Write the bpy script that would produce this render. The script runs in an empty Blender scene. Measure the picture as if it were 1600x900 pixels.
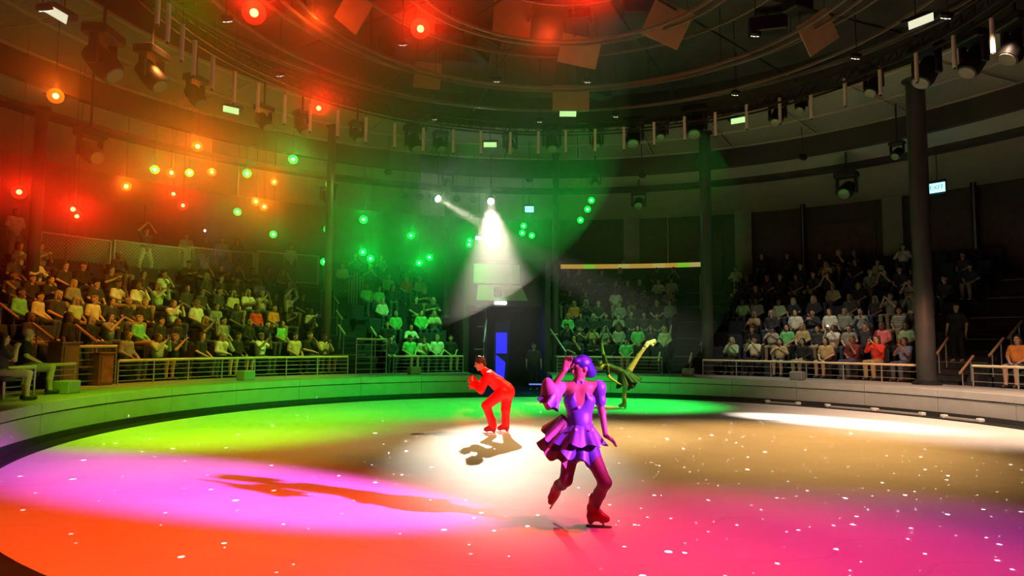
import bpy, bmesh, math, random
import numpy as np
from mathutils import Vector, Matrix
random.seed(7)
rng = np.random.default_rng(7)
SC = bpy.context.scene
COL = SC.collection
PI = math.pi
# ------------------------------------------------------------------ camera
F_PX, Y_HOR, EYE = 1066.0, 534.0, 1.8
PITCH = math.atan((Y_HOR - 450) / F_PX)
ROLL = math.radians(.4)
cp, sp, cr, sr = math.cos(PITCH), math.sin(PITCH), math.cos(ROLL), math.sin(ROLL)
X_, UP_, FW_ = Vector((1, 0, 0)), Vector((0, -sp, cp)), Vector((0, cp, sp))
cam_d = bpy.data.cameras.new('camera')
cam_d.sensor_width = 36
cam_d.lens = F_PX / 1600 * 36
cam_d.clip_end = 200
cam = bpy.data.objects.new('camera', cam_d)
COL.objects.link(cam)
rt, upv = X_ * cr + UP_ * sr, UP_ * cr - X_ * sr
cam.matrix_world = Matrix(((rt.x, upv.x, -FW_.x, 0), (rt.y, upv.y, -FW_.y, 0), (rt.z, upv.z, -FW_.z, EYE), (0, 0, 0, 1)))
SC.camera = cam
# rink centre and radii (metres), measured from the photograph
CX, CY, R_ICE = 1.62, 13.23, 9.41
CEN = Vector((CX, CY, 0))
CEIL = Vector((CX - .45, CY, 0))          # centre of the ceiling rings


def ray(px, py):
    u, v = (px - 800) / F_PX, (450 - py) / F_PX
    u, v = u * cr - v * sr, u * sr + v * cr
    return Vector((u, cp - v * sp, sp + v * cp))


def gz(px, py, z=0.0):                      # the point at height z seen at a pixel
    d = ray(px, py)
    return d * ((z - EYE) / d.z) + Vector((0, 0, EYE))


def cyl(px, py, r, c=CEN):                  # the point on the wall of radius r seen at a pixel
    d = ray(px, py)
    a = d.x * d.x + d.y * d.y
    b = -2 * (d.x * c.x + d.y * c.y)
    q = c.x * c.x + c.y * c.y - r * r
    t = (-b + math.sqrt(max(0, b * b - 4 * a * q))) / 2 / a
    return d * t + Vector((0, 0, EYE))


def ang(p, c=CEN):
    return math.degrees(math.atan2(p.y - c.y, p.x - c.x)) % 360


def pol(r, deg, z=0.0, c=CEN):
    a = math.radians(deg)
    return Vector((c.x + r * math.cos(a), c.y + r * math.sin(a), z))


def proj(P):
    q = Vector(P) - Vector((0, 0, EYE))
    fw, up = q.dot(FW_), q.dot(UP_)
    u, v = q.x / fw, up / fw
    u, v = u * cr + v * sr, -u * sr + v * cr
    return 800 + F_PX * u, 450 - F_PX * v


# ------------------------------------------------------------------ world, exposure, lights
W = bpy.data.worlds.new('world')
SC.world = W
W.use_nodes = True
W.node_tree.nodes['Background'].inputs[0].default_value = (.05, .045, .06, 1)
W.node_tree.nodes['Background'].inputs[1].default_value = .05
SC.view_settings.view_transform = 'Standard'
SC.view_settings.look = 'None'
SC.view_settings.gamma = 1
SC.view_settings.exposure = 0
SC.view_settings.use_curve_mapping = False
SC.cycles.volume_bounces = 0
SC.cycles.max_bounces = 3
SC.cycles.diffuse_bounces = 2
SC.cycles.glossy_bounces = 1
SC.cycles.transmission_bounces = 1
SC.cycles.volume_max_steps = 256
SC.cycles.adaptive_threshold = .03
SC.cycles.sample_clamp_indirect = 4


def spot(name, pos, target, color, power, deg, blend=.6, radius=.15):
    d = bpy.data.lights.new(name, 'SPOT')
    d.color = color
    d.energy = power
    d.spot_size = math.radians(deg)
    d.spot_blend = blend
    d.shadow_soft_size = radius
    o = bpy.data.objects.new(name, d)
    COL.objects.link(o)
    o.location = pos
    o.rotation_euler = (Vector(target) - Vector(pos)).to_track_quat('-Z', 'Y').to_euler()
    return o


def point(name, pos, color, power, radius=.06):
    d = bpy.data.lights.new(name, 'POINT')
    d.color = color
    d.energy = power
    d.shadow_soft_size = radius
    o = bpy.data.objects.new(name, d)
    COL.objects.link(o)
    o.location = pos
    return o


TR = 8.6
LEDP = 170
# washes on the ice, hung from the ring truss
spot('wash_red', pol(7.5, -120, TR), gz(120, 860), (1, .06, .003), 4400, 62, 1)
spot('wash_red', pol(7.5, -80, TR), gz(640, 905), (1, .05, .01), 2600, 48, 1)
spot('wash_crimson', pol(7.5, -60, TR), gz(1060, 880), (1, .008, .08), 2700, 46, 1)
spot('wash_purple', pol(7.5, -40, TR), gz(1450, 900), (.7, .05, .42), 2000, 46, 1)
spot('wash_green', pol(7.5, 34, TR), gz(630, 636), (.0, 1, .05), 10500, 36, 1)
spot('wash_green', pol(7.5, 22, TR), gz(960, 630), (.0, 1, .08), 9000, 36, 1)
spot('wash_lime', pol(7.5, -155, TR), gz(350, 664), (.3, 1, .0), 5600, 52, 1)
spot('wash_amber', pol(7.5, -150, TR), gz(330, 704), (1, .33, .02), 1700, 42, 1)
spot('wash_amber', pol(7.5, 20, TR), gz(1210, 694), (1, .5, .13), 4800, 50, 1)
spot('wash_amber', pol(4, 20, TR), gz(830, 678), (1, .62, .2), 3000, 42, 1)
spot('wash_warm', pol(7.5, -5, TR), pol(9.2, 16, .1), (1, .62, .4), 6400, 64, 1)
# follow spots from the galleries
spot('follow_spot_magenta', Vector((11.0, 1.6, 5.4)), gz(350, 762), (1, .12, 1), 46000, 11, .8, .12)
spot('follow_spot_red', Vector((.6, -1.5, 5.2)), gz(776, 677) + Vector((0, 0, .75)), (1, .03, .02), 12000, 6.5, .5, .1)
spot('follow_spot_amber', pol(9.5, 5, 7.5), gz(974, 639) + Vector((.1, 0, 1.1)), (1, .36, .08), 9000, 8, .6, .1)
# added fill spots brightening the stands, in place of light bounced off the ice
spot('stand_fill', pol(9.4, 160, TR), pol(14.5, 160, 2), (1, .3, .02), 3200, 70, 1, .3)
spot('stand_fill', pol(9.4, 118, TR), pol(13.6, 143, 1.5), (.62, 1, .06), 5200, 60, 1, .3)
spot('stand_fill', pol(9.4, 108, TR), pol(14, 112, 2), (.1, 1, .12), 3600, 55, 1, .3)
spot('stand_fill', pol(9.4, 82, TR), pol(13.5, 82, 2), (.25, .9, .25), 1600, 55, 1, .3)
spot('stand_fill', pol(9.4, 50, TR), pol(13, 50, 1), (.9, .8, .55), 1400, 60, 1, .3)
spot('stand_fill', pol(9.4, 172, TR), pol(11.2, 176, 1), (1, .3, .06), 1500, 45, 1, .3)
spot('stand_fill', pol(9, 20, 4), pol(12.2, 38, 1.2), (1, .36, .16), 750, 40, 1, .3)
spot('fence_fill', pol(9.4, 112, TR), pol(18, 143, 4.9), (.4, 1, .1), 2600, 24, 1, .3)  # extra spot added to bring out the mesh fence


def star_gobo(pos, target, power, deg, scale, thr):   # projector throwing small pale stars on the ice
    o = spot('star_projector', pos, target, (.75, .9, 1), power, deg, .3, .004)
    o.data.use_nodes = True
    t = o.data.node_tree
    em = t.nodes['Emission']
    tc = t.nodes.new('ShaderNodeTexCoord')
    vo = t.nodes.new('ShaderNodeTexVoronoi')
    vo.inputs['Scale'].default_value = scale
    sx = t.nodes.new('ShaderNodeSeparateXYZ')
    t.links.new(tc.outputs['Normal'], sx.inputs[0])
    cx = t.nodes.new('ShaderNodeCombineXYZ')
    for i in (0, 1):
        dv = t.nodes.new('ShaderNodeMath')
        dv.operation = 'DIVIDE'
        t.links.new(sx.outputs[i], dv.inputs[0])
        t.links.new(sx.outputs[2], dv.inputs[1])
        t.links.new(dv.outputs[0], cx.inputs[i])
    vo.voronoi_dimensions = '2D'
    t.links.new(cx.outputs[0], vo.inputs['Vector'])
    sep = t.nodes.new('ShaderNodeSeparateColor')
    t.links.new(vo.outputs['Color'], sep.inputs[0])
    # star radius varies from cell to cell
    mu = t.nodes.new('ShaderNodeMath')
    mu.operation = 'POWER'
    mu.inputs[1].default_value = 6
    t.links.new(sep.outputs[0], mu.inputs[0])
    rr = t.nodes.new('ShaderNodeMath')
    rr.operation = 'MULTIPLY_ADD'
    rr.inputs[1].default_value = thr
    rr.inputs[2].default_value = thr * .36
    t.links.new(mu.outputs[0], rr.inputs[0])
    lt = t.nodes.new('ShaderNodeMath')
    lt.operation = 'LESS_THAN'
    t.links.new(vo.outputs['Distance'], lt.inputs[0])
    t.links.new(rr.outputs[0], lt.inputs[1])
    t.links.new(lt.outputs[0], em.inputs['Strength'])
    return o


star_gobo(pol(1.2, 60, 9.3), pol(0, 0, 0), 28000, 100, 15, .04)
star_gobo(pol(1.2, -60, 9.3), pol(3, -30, 0), 26000, 84, 24, .04)
# unseen red points added to tint the rig and its ceiling
point('rig_fill', Vector((.8, 15.5, 9.0)), (1, .05, .008), 48, .2)
point('rig_fill', Vector((-4.5, 15.0, 9.1)), (1, .06, .006), 75, .2)

# ------------------------------------------------------------------ helpers
def lin(c):
    return tuple((x / 12.92 if x <= .04045 else ((x + .055) / 1.055) ** 2.4) for x in c)


MATS = {}


def pm(name, color, rough=.6, metal=0.0, noise=None, bump=None, emit=None, strength=0, spec=.5, sheen=0):
    if name in MATS:
        return MATS[name]
    m = bpy.data.materials.new(name)
    m.use_nodes = True
    nt = m.node_tree
    b = nt.nodes['Principled BSDF']
    b.inputs['Base Color'].default_value = (*color, 1)
    b.inputs['Roughness'].default_value = rough
    b.inputs['Metallic'].default_value = metal
    b.inputs['Specular IOR Level'].default_value = spec
    b.inputs['Sheen Weight'].default_value = sheen
    if emit:
        b.inputs['Emission Color'].default_value = (*emit, 1)
        b.inputs['Emission Strength'].default_value = strength
    if noise or bump:
        tc = nt.nodes.new('ShaderNodeTexCoord')
        n = nt.nodes.new('ShaderNodeTexNoise')
        n.inputs['Scale'].default_value = (noise or bump)[0]
        n.inputs['Detail'].default_value = 5
        nt.links.new(tc.outputs['Object'], n.inputs['Vector'])
        if noise:
            r = nt.nodes.new('ShaderNodeValToRGB')
            a = noise[1]
            r.color_ramp.elements[0].color = (*[c * (1 - a) for c in color], 1)
            r.color_ramp.elements[1].color = (*[min(1, c * (1 + a)) for c in color], 1)
            r.color_ramp.elements[0].position = .3
            r.color_ramp.elements[1].position = .7
            nt.links.new(n.outputs['Fac'], r.inputs['Fac'])
            nt.links.new(r.outputs['Color'], b.inputs['Base Color'])
        if bump:
            bp = nt.nodes.new('ShaderNodeBump')
            bp.inputs['Strength'].default_value = bump[1]
            bp.inputs['Distance'].default_value = .02
            nt.links.new(n.outputs['Fac'], bp.inputs['Height'])
            nt.links.new(bp.outputs['Normal'], b.inputs['Normal'])
    MATS[name] = m
    return m


def glow(name, color, strength):
    if name in MATS:
        return MATS[name]
    m = bpy.data.materials.new(name)
    m.use_nodes = True
    nt = m.node_tree
    nt.nodes.clear()
    e = nt.nodes.new('ShaderNodeEmission')
    e.inputs[0].default_value = (*color, 1)
    e.inputs[1].default_value = strength
    o = nt.nodes.new('ShaderNodeOutputMaterial')
    nt.links.new(e.outputs[0], o.inputs[0])
    m.cycles.emission_sampling = 'NONE'
    MATS[name] = m
    return m


def link(name, me, parent=None, loc=None, rz=0.0, mat=None):
    o = bpy.data.objects.new(name, me)
    COL.objects.link(o)
    if mat is not None and me is not None:
        if not me.materials:
            me.materials.append(mat)
        else:
            o.material_slots[0].link = 'OBJECT'
            o.material_slots[0].material = mat
    if parent:
        o.parent = parent
    if loc is not None:
        o.location = loc
    o.rotation_euler.z = rz
    return o


def tag(o, label=None, cat=None, group=None, kind=None):
    for k, v in (('label', label), ('category', cat), ('group', group), ('kind', kind)):
        if v:
            o[k] = v
    return o


def empty(name, loc=(0, 0, 0), rz=0.0, label=None, cat=None, group=None):
    o = bpy.data.objects.new(name, None)
    o.empty_display_size = .2
    COL.objects.link(o)
    o.location = loc
    o.rotation_euler.z = rz
    return tag(o, label, cat, group)


ORD = ['first', 'second', 'third', 'fourth', 'fifth', 'sixth', 'seventh', 'eighth', 'ninth', 'tenth', 'eleventh', 'twelfth', 'thirteenth',
       'fourteenth', 'fifteenth', 'sixteenth', 'seventeenth', 'eighteenth', 'nineteenth', 'twentieth'] + \
      ['twenty-' + w for w in ('first', 'second', 'third', 'fourth', 'fifth', 'sixth', 'seventh', 'eighth', 'ninth')] + ['thirtieth'] + \
      ['thirty-' + w for w in ('first', 'second', 'third', 'fourth', 'fifth', 'sixth', 'seventh', 'eighth', 'ninth')] + ['fortieth']


class MB:
    def __init__(s):
        s.v, s.f = [], []

    def add(s, v, f):
        n = len(s.v)
        s.v += [tuple(p) for p in v]
        s.f += [tuple(i + n for i in q) for q in f]
        return s

    def box(s, c, size, M=None, taper=0):
        x, y, z = [d / 2 for d in size]
        t = 1 - taper
        P = [(-x, -y, -z), (x, -y, -z), (x, y, -z), (-x, y, -z), (-x * t, -y * t, z), (x * t, -y * t, z), (x * t, y * t, z), (-x * t, y * t, z)]
        P = [Vector(p) for p in P]
        if M is not None:
            P = [M @ p for p in P]
        c = Vector(c)
        return s.add([p + c for p in P], [(0, 3, 2, 1), (4, 5, 6, 7), (0, 1, 5, 4), (1, 2, 6, 5), (2, 3, 7, 6), (3, 0, 4, 7)])

    def cbox(s, c, size, ch=.03, M=None):     # box with chamfered edges
        x, y, z = [d / 2 for d in size]
        pts = []
        for sx in (-1, 1):
            for sy in (-1, 1):
                for sz in (-1, 1):
                    pts += [(sx * x, sy * (y - ch), sz * (z - ch)), (sx * (x - ch), sy * y, sz * (z - ch)), (sx * (x - ch), sy * (y - ch), sz * z)]
        bm = bmesh.new()
        vs = [bm.verts.new(p) for p in pts]
        bmesh.ops.convex_hull(bm, input=vs)
        bm.verts.index_update()
        V = [v.co.copy() for v in bm.verts]
        Fc = [[v.index for v in f.verts] for f in bm.faces]
        bm.free()
        if M is not None:
            V = [M @ p for p in V]
        c = Vector(c)
        return s.add([p + c for p in V], Fc)

    def tube(s, pts, r, n=8, caps=True):
        pts = [Vector(p) for p in pts]
        rs = r if isinstance(r, (list, tuple)) else [r] * len(pts)
        V, Fc = [], []
        for i, p in enumerate(pts):
            d = (pts[min(i + 1, len(pts) - 1)] - pts[max(i - 1, 0)]).normalized()
            a = d.orthogonal().normalized() if abs(d.z) > .9 else d.cross(Vector((0, 0, 1))).normalized()
            b = d.cross(a)
            for k in range(n):
                t = 2 * PI * k / n
                V.append(p + (a * math.cos(t) + b * math.sin(t)) * rs[i])
        for i in range(len(pts) - 1):
            for k in range(n):
                Fc.append((i * n + k, i * n + (k + 1) % n, (i + 1) * n + (k + 1) % n, (i + 1) * n + k))
        if caps:
            Fc += [tuple(range(n - 1, -1, -1)), tuple(range((len(pts) - 1) * n, len(pts) * n))]
        return s.add(V, Fc)

    def lathe(s, prof, n=16, M=None, c=(0, 0, 0)):   # prof of (radius, z)
        V, Fc = [], []
        c = Vector(c)
        for r, z in prof:
            for k in range(n):
                t = 2 * PI * k / n
                p = Vector((r * math.cos(t), r * math.sin(t), z))
                V.append((M @ p if M is not None else p) + c)
        for i in range(len(prof) - 1):
            for k in range(n):
                Fc.append((i * n + k, i * n + (k + 1) % n, (i + 1) * n + (k + 1) % n, (i + 1) * n + k))
        Fc += [tuple(range(n - 1, -1, -1)), tuple(range((len(prof) - 1) * n, len(prof) * n))]
        return s.add(V, Fc)

    def arc(s, sec, a0, a1, n=None, c=CEN):   # a closed (r, z) section swept round the rink
        n = n or max(1, int(abs(a1 - a0) / 2.5))
        full = abs(a1 - a0) > 359.9
        V, Fc = [], []
        m = len(sec)
        N = n if full else n + 1
        for i in range(N):
            t = a0 + (a1 - a0) * i / n
            for r, z in sec:
                V.append(pol(r, t, z, c))
        for i in range(n):
            j = (i + 1) % N
            for k in range(m):
                Fc.append((i * m + k, j * m + k, j * m + (k + 1) % m, i * m + (k + 1) % m))
        if not full:
            Fc += [tuple(range(m)), tuple(range(n * m + m - 1, n * m - 1, -1))]
        return s.add(V, Fc)

    def mesh(s, name, smooth=False):
        me = bpy.data.meshes.new(name)
        me.from_pydata(s.v, [], s.f)
        bm = bmesh.new()
        bm.from_mesh(me)
        bmesh.ops.recalc_face_normals(bm, faces=bm.faces)
        bm.to_mesh(me)
        bm.free()
        if smooth:
            me.polygons.foreach_set('use_smooth', [True] * len(me.polygons))
            try:
                me.set_sharp_from_angle(angle=math.radians(40))
            except Exception:
                pass
        return me

    def build(s, name, mat, parent=None, loc=None, rz=0.0, smooth=False, kind=None):
        o = link(name, s.mesh(name, smooth), parent, loc, rz, mat)
        if kind:
            o['kind'] = kind
        return o


def rotm(d, up=(0, 0, 1)):                    # matrix turning local +Z to d
    return Vector(d).to_track_quat('Z', 'Y').to_matrix()


# ------------------------------------------------------------------ materials
M_ice = bpy.data.materials.new('ice')
M_ice.use_nodes = True
nt = M_ice.node_tree
b = nt.nodes['Principled BSDF']
tc = nt.nodes.new('ShaderNodeTexCoord')
n1 = nt.nodes.new('ShaderNodeTexNoise')
n1.inputs['Scale'].default_value = .8
n1.inputs['Detail'].default_value = 8
rp = nt.nodes.new('ShaderNodeValToRGB')
rp.color_ramp.elements[0].position, rp.color_ramp.elements[1].position = .3, .75
rp.color_ramp.elements[0].color, rp.color_ramp.elements[1].color = (.74, .75, .77, 1), (.84, .85, .86, 1)
nt.links.new(tc.outputs['Object'], n1.inputs['Vector'])
nt.links.new(n1.outputs['Fac'], rp.inputs['Fac'])
wv = nt.nodes.new('ShaderNodeTexWave')
wv.wave_type = 'RINGS'
wv.inputs['Scale'].default_value = .5
wv.inputs['Distortion'].default_value = 26
wv.inputs['Detail'].default_value = 3
wv.inputs['Detail Scale'].default_value = .35
wr = nt.nodes.new('ShaderNodeValToRGB')       # thin blade scratches
wr.color_ramp.elements[0].position, wr.color_ramp.elements[0].color = .0, (.93, .93, .93, 1)
wr.color_ramp.elements[1].position, wr.color_ramp.elements[1].color = .006, (1, 1, 1, 1)
mx = nt.nodes.new('ShaderNodeMixRGB')
mx.blend_type = 'MULTIPLY'
mx.inputs[0].default_value = 1
nt.links.new(tc.outputs['Object'], wv.inputs['Vector'])
nt.links.new(wv.outputs['Fac'], wr.inputs['Fac'])
nt.links.new(rp.outputs['Color'], mx.inputs[1])
nt.links.new(wr.outputs['Color'], mx.inputs[2])
nt.links.new(mx.outputs['Color'], b.inputs['Base Color'])
b.inputs['Roughness'].default_value = .55
b.inputs['Specular IOR Level'].default_value = .08
bp = nt.nodes.new('ShaderNodeBump')
bp.inputs['Strength'].default_value = .15
nt.links.new(n1.outputs['Fac'], bp.inputs['Height'])
nt.links.new(bp.outputs['Normal'], b.inputs['Normal'])

M_black = pm('black_rubber', (.012, .012, .013), .7, noise=(6, .4))
M_board = pm('rink_board', (.42, .42, .41), .5, noise=(3, .08), bump=(40, .03))
M_deck = pm('deck_top', (.33, .33, .33), .6, noise=(2, .1))
M_terr = pm('dark_carpet', (.03, .032, .04), .9, noise=(9, .3), bump=(80, .2))
M_stair = pm('stair_carpet', (.035, .03, .035), .9, noise=(9, .3))
M_nose = pm('step_nosing', (.16, .16, .15), .5)
M_wall = pm('back_wall', (.07, .055, .05), .85, noise=(1.2, .15))
M_pill = pm('pillar', (.22, .22, .2), .7, noise=(2, .08))
M_ceil = pm('dark_ceiling', (.05, .045, .042), .8, noise=(1.5, .2))
M_slope = pm('soffit_plaster', (.42, .40, .34), .8, noise=(1.2, .08))
M_soff = pm('soffit_panel', (.30, .28, .22), .55, noise=(30, .12), bump=(120, .3))
M_rib = pm('soffit_rib', (.55, .5, .4), .4, .3)
M_colm = pm('column_paint', (.05, .052, .055), .35, noise=(2, .2))
M_steel = pm('brushed_steel', (.6, .58, .52), .3, .7)
M_rail = pm('rail_wood', (.75, .66, .46), .4, noise=(8, .1))
M_fix = pm('fixture_black', (.018, .018, .02), .5, noise=(10, .3))
M_lens = pm('lens_glass', (.25, .24, .2), .12, .2)
M_truss = pm('truss_black', (.035, .033, .03), .45, .3)
M_pipe = pm('grid_pipe', (.25, .22, .19), .4, .5)
M_tubew = pm('white_tube', (.82, .76, .68), .4)
M_panel = pm('baffle_cloth', (.36, .25, .12), .85, noise=(5, .1))
M_seat = pm('seat_fabric', (.022, .026, .045), .85, noise=(14, .25), bump=(90, .2))
M_seatw = pm('seat_shell', (.03, .028, .028), .5)
M_white = pm('white_gloss', (.8, .8, .78), .35)

# ------------------------------------------------------------------ the setting
def row_r(i): return 12.6 + .95 * i


def row_z(i): return .62 + .54 * i


DECK = .70
ice = MB().lathe([(R_ICE, -.05), (R_ICE, 0)], 160).build('floor', M_ice, loc=CEN, kind='structure')
und = MB().arc([(R_ICE, -.06), (22, -.06), (22, -.02), (R_ICE, -.02)], 0, 360, 120).build('floor_surround', M_black, kind='structure')
MB().arc([(R_ICE, -.02), (R_ICE + .03, .02), (R_ICE + .3, .03), (R_ICE + .34, -.02)], 0, 360, 160).build('trim_1', M_black, kind='structure')
GATE = (91.5, 105.5)                         # tunnel mouth in the boards
ARC0, ARC1 = -22, 200


def spans():
    return [(ARC0, GATE[0]), (GATE[1], ARC1)]


for a0, a1 in spans():
    MB().arc([(R_ICE + .3, 0), (R_ICE + .36, .14), (R_ICE + .9, .14), (R_ICE + .9, 0)], a0, a1).build('baseboard_rink', M_black, kind='structure')
    w = MB().arc([(R_ICE + .42, .1), (R_ICE + .42, .64), (11.0, .64), (11.0, .1)], a0, a1).build('wall_rink', M_black, kind='structure')
    n = max(1, round((a1 - a0) / 11.5))
    for k in range(n):
        b0, b1 = a0 + (a1 - a0) * k / n + .035, a0 + (a1 - a0) * (k + 1) / n - .035
        MB().arc([(R_ICE + .37, .14), (R_ICE + .37, .49), (R_ICE + .5, .49), (R_ICE + .5, .14)], b0, b1, 6).build('board_panel', M_board, w)
        MB().arc([(R_ICE + .35, .515), (R_ICE + .37, .68), (R_ICE + .43, DECK), (R_ICE + 1.35, DECK), (R_ICE + 1.35, .6), (R_ICE + .5, .515)], b0, b1, 6).build('cap_panel', M_board, w)
    MB().arc([(R_ICE + 1.35, .0), (R_ICE + 1.35, .69), (12.14, .69), (12.14, .0)], a0, a1).build('floor_deck', M_deck, kind='structure')

# seating stands: (name, angle from, to, rows)
STANDS = {'left': (126.3, 179.5, 6), 'inner left': (106.5, 120.7, 8), 'inner right': (70.6, 90.5, 8), 'right': (34.2, 65.0, 8), 'far right': (-8, 27.0, 8)}
for nm, (a0, a1, N) in STANDS.items():
    sec = [(12.12, 0)]
    for i in range(N):
        sec += [(row_r(i) - .48, row_z(i)), (row_r(i) + .47, row_z(i))]
    zt = row_z(N - 1) if N == 8 else 4.1
    sec += [(row_r(N - 1) + .47, zt), (20.6, zt), (20.6, 0)]
    MB().arc(sec, a0, a1, max(4, int((a1 - a0) / 2))).build('floor_stand', M_terr, kind='structure')
# stair flights between the stands
STAIRS = [(120.7, 126.3), (65.0, 70.6), (27.0, 34.2)]
for a0, a1 in STAIRS:
    sec = [(12.12, 0), (12.12, .62)]
    NS = 22
    for k in range(NS):
        r0 = 12.3 + k * (7.2 / NS)
        z = .62 + (k + 1) * (3.78 / NS)
        sec += [(r0, z - 3.78 / NS), (r0, z)]
    sec += [(20.6, 4.4), (20.6, 0)]
    st = MB().arc(sec, a0, a1, 4).build('floor_stairs', M_stair, kind='structure')
    for k in range(NS):
        r0, z = 12.3 + k * (7.2 / NS), .62 + (k + 1) * (3.78 / NS)
        MB().arc([(r0 - .012, z - .03), (r0 - .012, z + .006), (r0 + .035, z + .006), (r0 + .035, z - .03)], a0 + .35, a1 - .35, 3).build('nosing', M_nose if k % 4 == 3 else M_black, st)

# back wall, pillars
MB().arc([(20.4, 0), (20.4, 9), (20.7, 9), (20.7, 0)], -40, 220).build('wall_back', M_wall, kind='structure')
for a in (78, 63.3, 46.0, 20):
    MB().box((0, 0, 2.3 + 3.2), (.75, .3, 6.4)).build('trim_2', M_pill, loc=pol(20.25, a, 0), rz=math.radians(a - 90), kind='structure')
for k, (a0, a1) in enumerate([(131, 141), (144.6, 148.5), (66, 76), (48, 61.5), (22, 44)]):
    MB().arc([(20.3, 4.2), (20.3, 7.0), (20.38, 7.0), (20.38, 4.2)], a0, a1).build('wall_panel', pm('wall_felt', (.09, .06, .06), .9, noise=(4, .2)), kind='structure')
# ceilings
MB().arc([(14.9, 8.72), (20.6, 7.85), (20.6, 8.3), (14.9, 9.2)], 0, 360, 90, CEIL).build('ceiling', M_slope, kind='structure')
MB().arc([(14.85, 8.68), (14.85, 9.6), (15.1, 9.6), (15.1, 8.68)], 0, 360, 120, CEIL).build('trim_3', M_ceil, kind='structure')
MB().arc([(16.2, 8.35), (16.25, 8.68), (16.6, 8.68), (16.55, 8.3)], 0, 360, 120, CEIL).build('trim_4', M_ceil, kind='structure')
SOF = 9.42
sf = MB().arc([(10.85, SOF + .03), (14.85, SOF + .03), (14.85, SOF + .2), (10.85, SOF + .2)], 0, 360, 120, CEIL).build('ceiling_ring', M_ceil, kind='structure')
NP = 30
for k in range(NP):
    a0, a1 = k * 360 / NP + .28, (k + 1) * 360 / NP - .28
    if 205 < a0 < 335:
        continue
    for r0, r1 in ((10.95, 12.75), (12.85, 14.72)):
        MB().arc([(r0, SOF), (r1, SOF), (r1, SOF + .04), (r0, SOF + .04)], a0, a1, 4, CEIL).build('soffit_panel', M_soff, sf)
    for dd in (-.22, .22):
        p0, p1 = pol(10.9, a0 - .28 + dd, SOF - .012, CEIL), pol(14.8, a0 - .28 + dd, SOF - .012, CEIL)
        MB().tube([p0, p1], .028, 5).build('soffit_rib', M_rib, sf)
for r in (10.88, 12.8, 14.8):
    MB().arc([(r - .05, SOF - .04), (r + .05, SOF - .04), (r + .05, SOF + .03), (r - .05, SOF + .03)], 0, 360, 120, CEIL).build('soffit_edge', M_rib, sf)
MB().lathe([(10.9, 10.6), (10.9, 10.7)], 90, c=CEIL).build('ceiling_rig', M_ceil, kind='structure')
MB().arc([(10.85, SOF), (10.85, 10.7), (10.95, 10.7), (10.95, SOF)], 0, 360, 120, CEIL).build('trim_5', M_ceil, kind='structure')

# columns standing on the deck
cols = []
for px, py, r, rad, txt in ((47, 480, 16.5, .16, 'thin brown column rising through the left stand near frame edge'), (511, 480, 13.2, .14, 'thin column beside the left stair flight'),
                            (697, 470, 16.0, .13, 'thin column just left of the tunnel'), (868, 470, 14.0, .13, 'thin column just right of the tunnel'),
                            (1105, 500, 12.25, .2, 'dark round column beside the right stair flight'), (1447, 560, 11.6, .25, 'thick dark column standing on the deck at right')):
    p = cyl(px, py, r)
    z0 = .69 if r < 12.1 else (row_z(0) if r < 13.05 else row_z(int((r - 12.12) / .95)))
    zt = (9.44 if math.hypot(p.x - CEIL.x, p.y - CEIL.y) < 14.8 else 8.5) - z0
    e = empty('column', (p.x, p.y, z0), 0, txt, 'column', 'columns round the arena')
    MB().lathe([(rad, 0), (rad, zt)], 20).build('shaft', M_colm, e, smooth=True)
    MB().lathe([(rad * 1.5, 0), (rad * 1.5, .05), (rad * 1.1, .12), (rad * 1.02, .12)], 20).build('base_collar', M_fix, e, smooth=True)
    MB().lathe([(rad * 1.02, zt - .12), (rad * 1.4, zt - .06), (rad * 1.4, zt)], 20).build('top_collar', M_fix, e, smooth=True)

# ------------------------------------------------------------------ rails on the deck
def guard_rail(a0, a1, r, zb, zt, label, bars=4, step=1.1, top=M_rail):
    mid = (a0 + a1) / 2
    o = pol(r, mid, zb)
    e = empty('guard_rail', o, 0, label, 'railing', 'railings along the deck')

    def L(p): return p - o
    n = max(2, int((a1 - a0) / 2) + 1)
    pts = [L(pol(r, a0 + (a1 - a0) * k / (n - 1), zt)) for k in range(n)]
    MB().tube(pts, .035, 8).build('top_rail', top, e, smooth=True)
    for j in range(bars):
        z = zb + (zt - zb) * (j + .7) / (bars + .6)
        MB().tube([Vector((p.x, p.y, z - zb)) for p in pts], .009, 5).build('cable', M_steel, e)
    m = max(1, round(math.radians(a1 - a0) * r / step))
    for k in range(m + 1):
        a = a0 + (a1 - a0) * k / m
        p = L(pol(r, a, 0))
        p.z = 0
        MB().tube([p, p + Vector((0, 0, zt - zb))], .02, 6).build('post', M_steel, e)
    return e


RZ = 1.27
def A(px, py, r): return ang(cyl(px, py, r))


guard_rail(126.8, A(185, 568, 11.7), 11.7, .69, RZ, 'long low deck railing in front of the left stand')
guard_rail(106.6, A(615, 551, 11.7), 11.7, .69, RZ, 'low deck railing in front of stand left of tunnel')
guard_rail(A(605, 536, 12), A(558, 536, 12), 12.05, .69, 1.85, 'tall short railing at the foot of the left stairs', 5, .7)
guard_rail(71.5, 89.8, 11.7, .69, RZ, 'low deck railing in front of stand right of tunnel')
guard_rail(A(1440, 577, 11.7), 64.6, 11.7, .69, RZ - .06, 'long yellow-lit deck railing in front of the right stand', 2)
guard_rail(14, A(1520, 583, 11.7), 11.7, .69, RZ - .02, 'short deck railing at the right frame edge', 2)
guard_rail(A(117, 573, 11.3), A(75, 573, 11.3), 11.3, .69, 1.25, 'short low railing beside the brown wooden cabinet', 4, .6)
guard_rail(A(55, 577, 10.9), A(8, 578, 10.9), 10.9, .69, 1.25, 'short low railing at the left frame edge', 4, .6)
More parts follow.
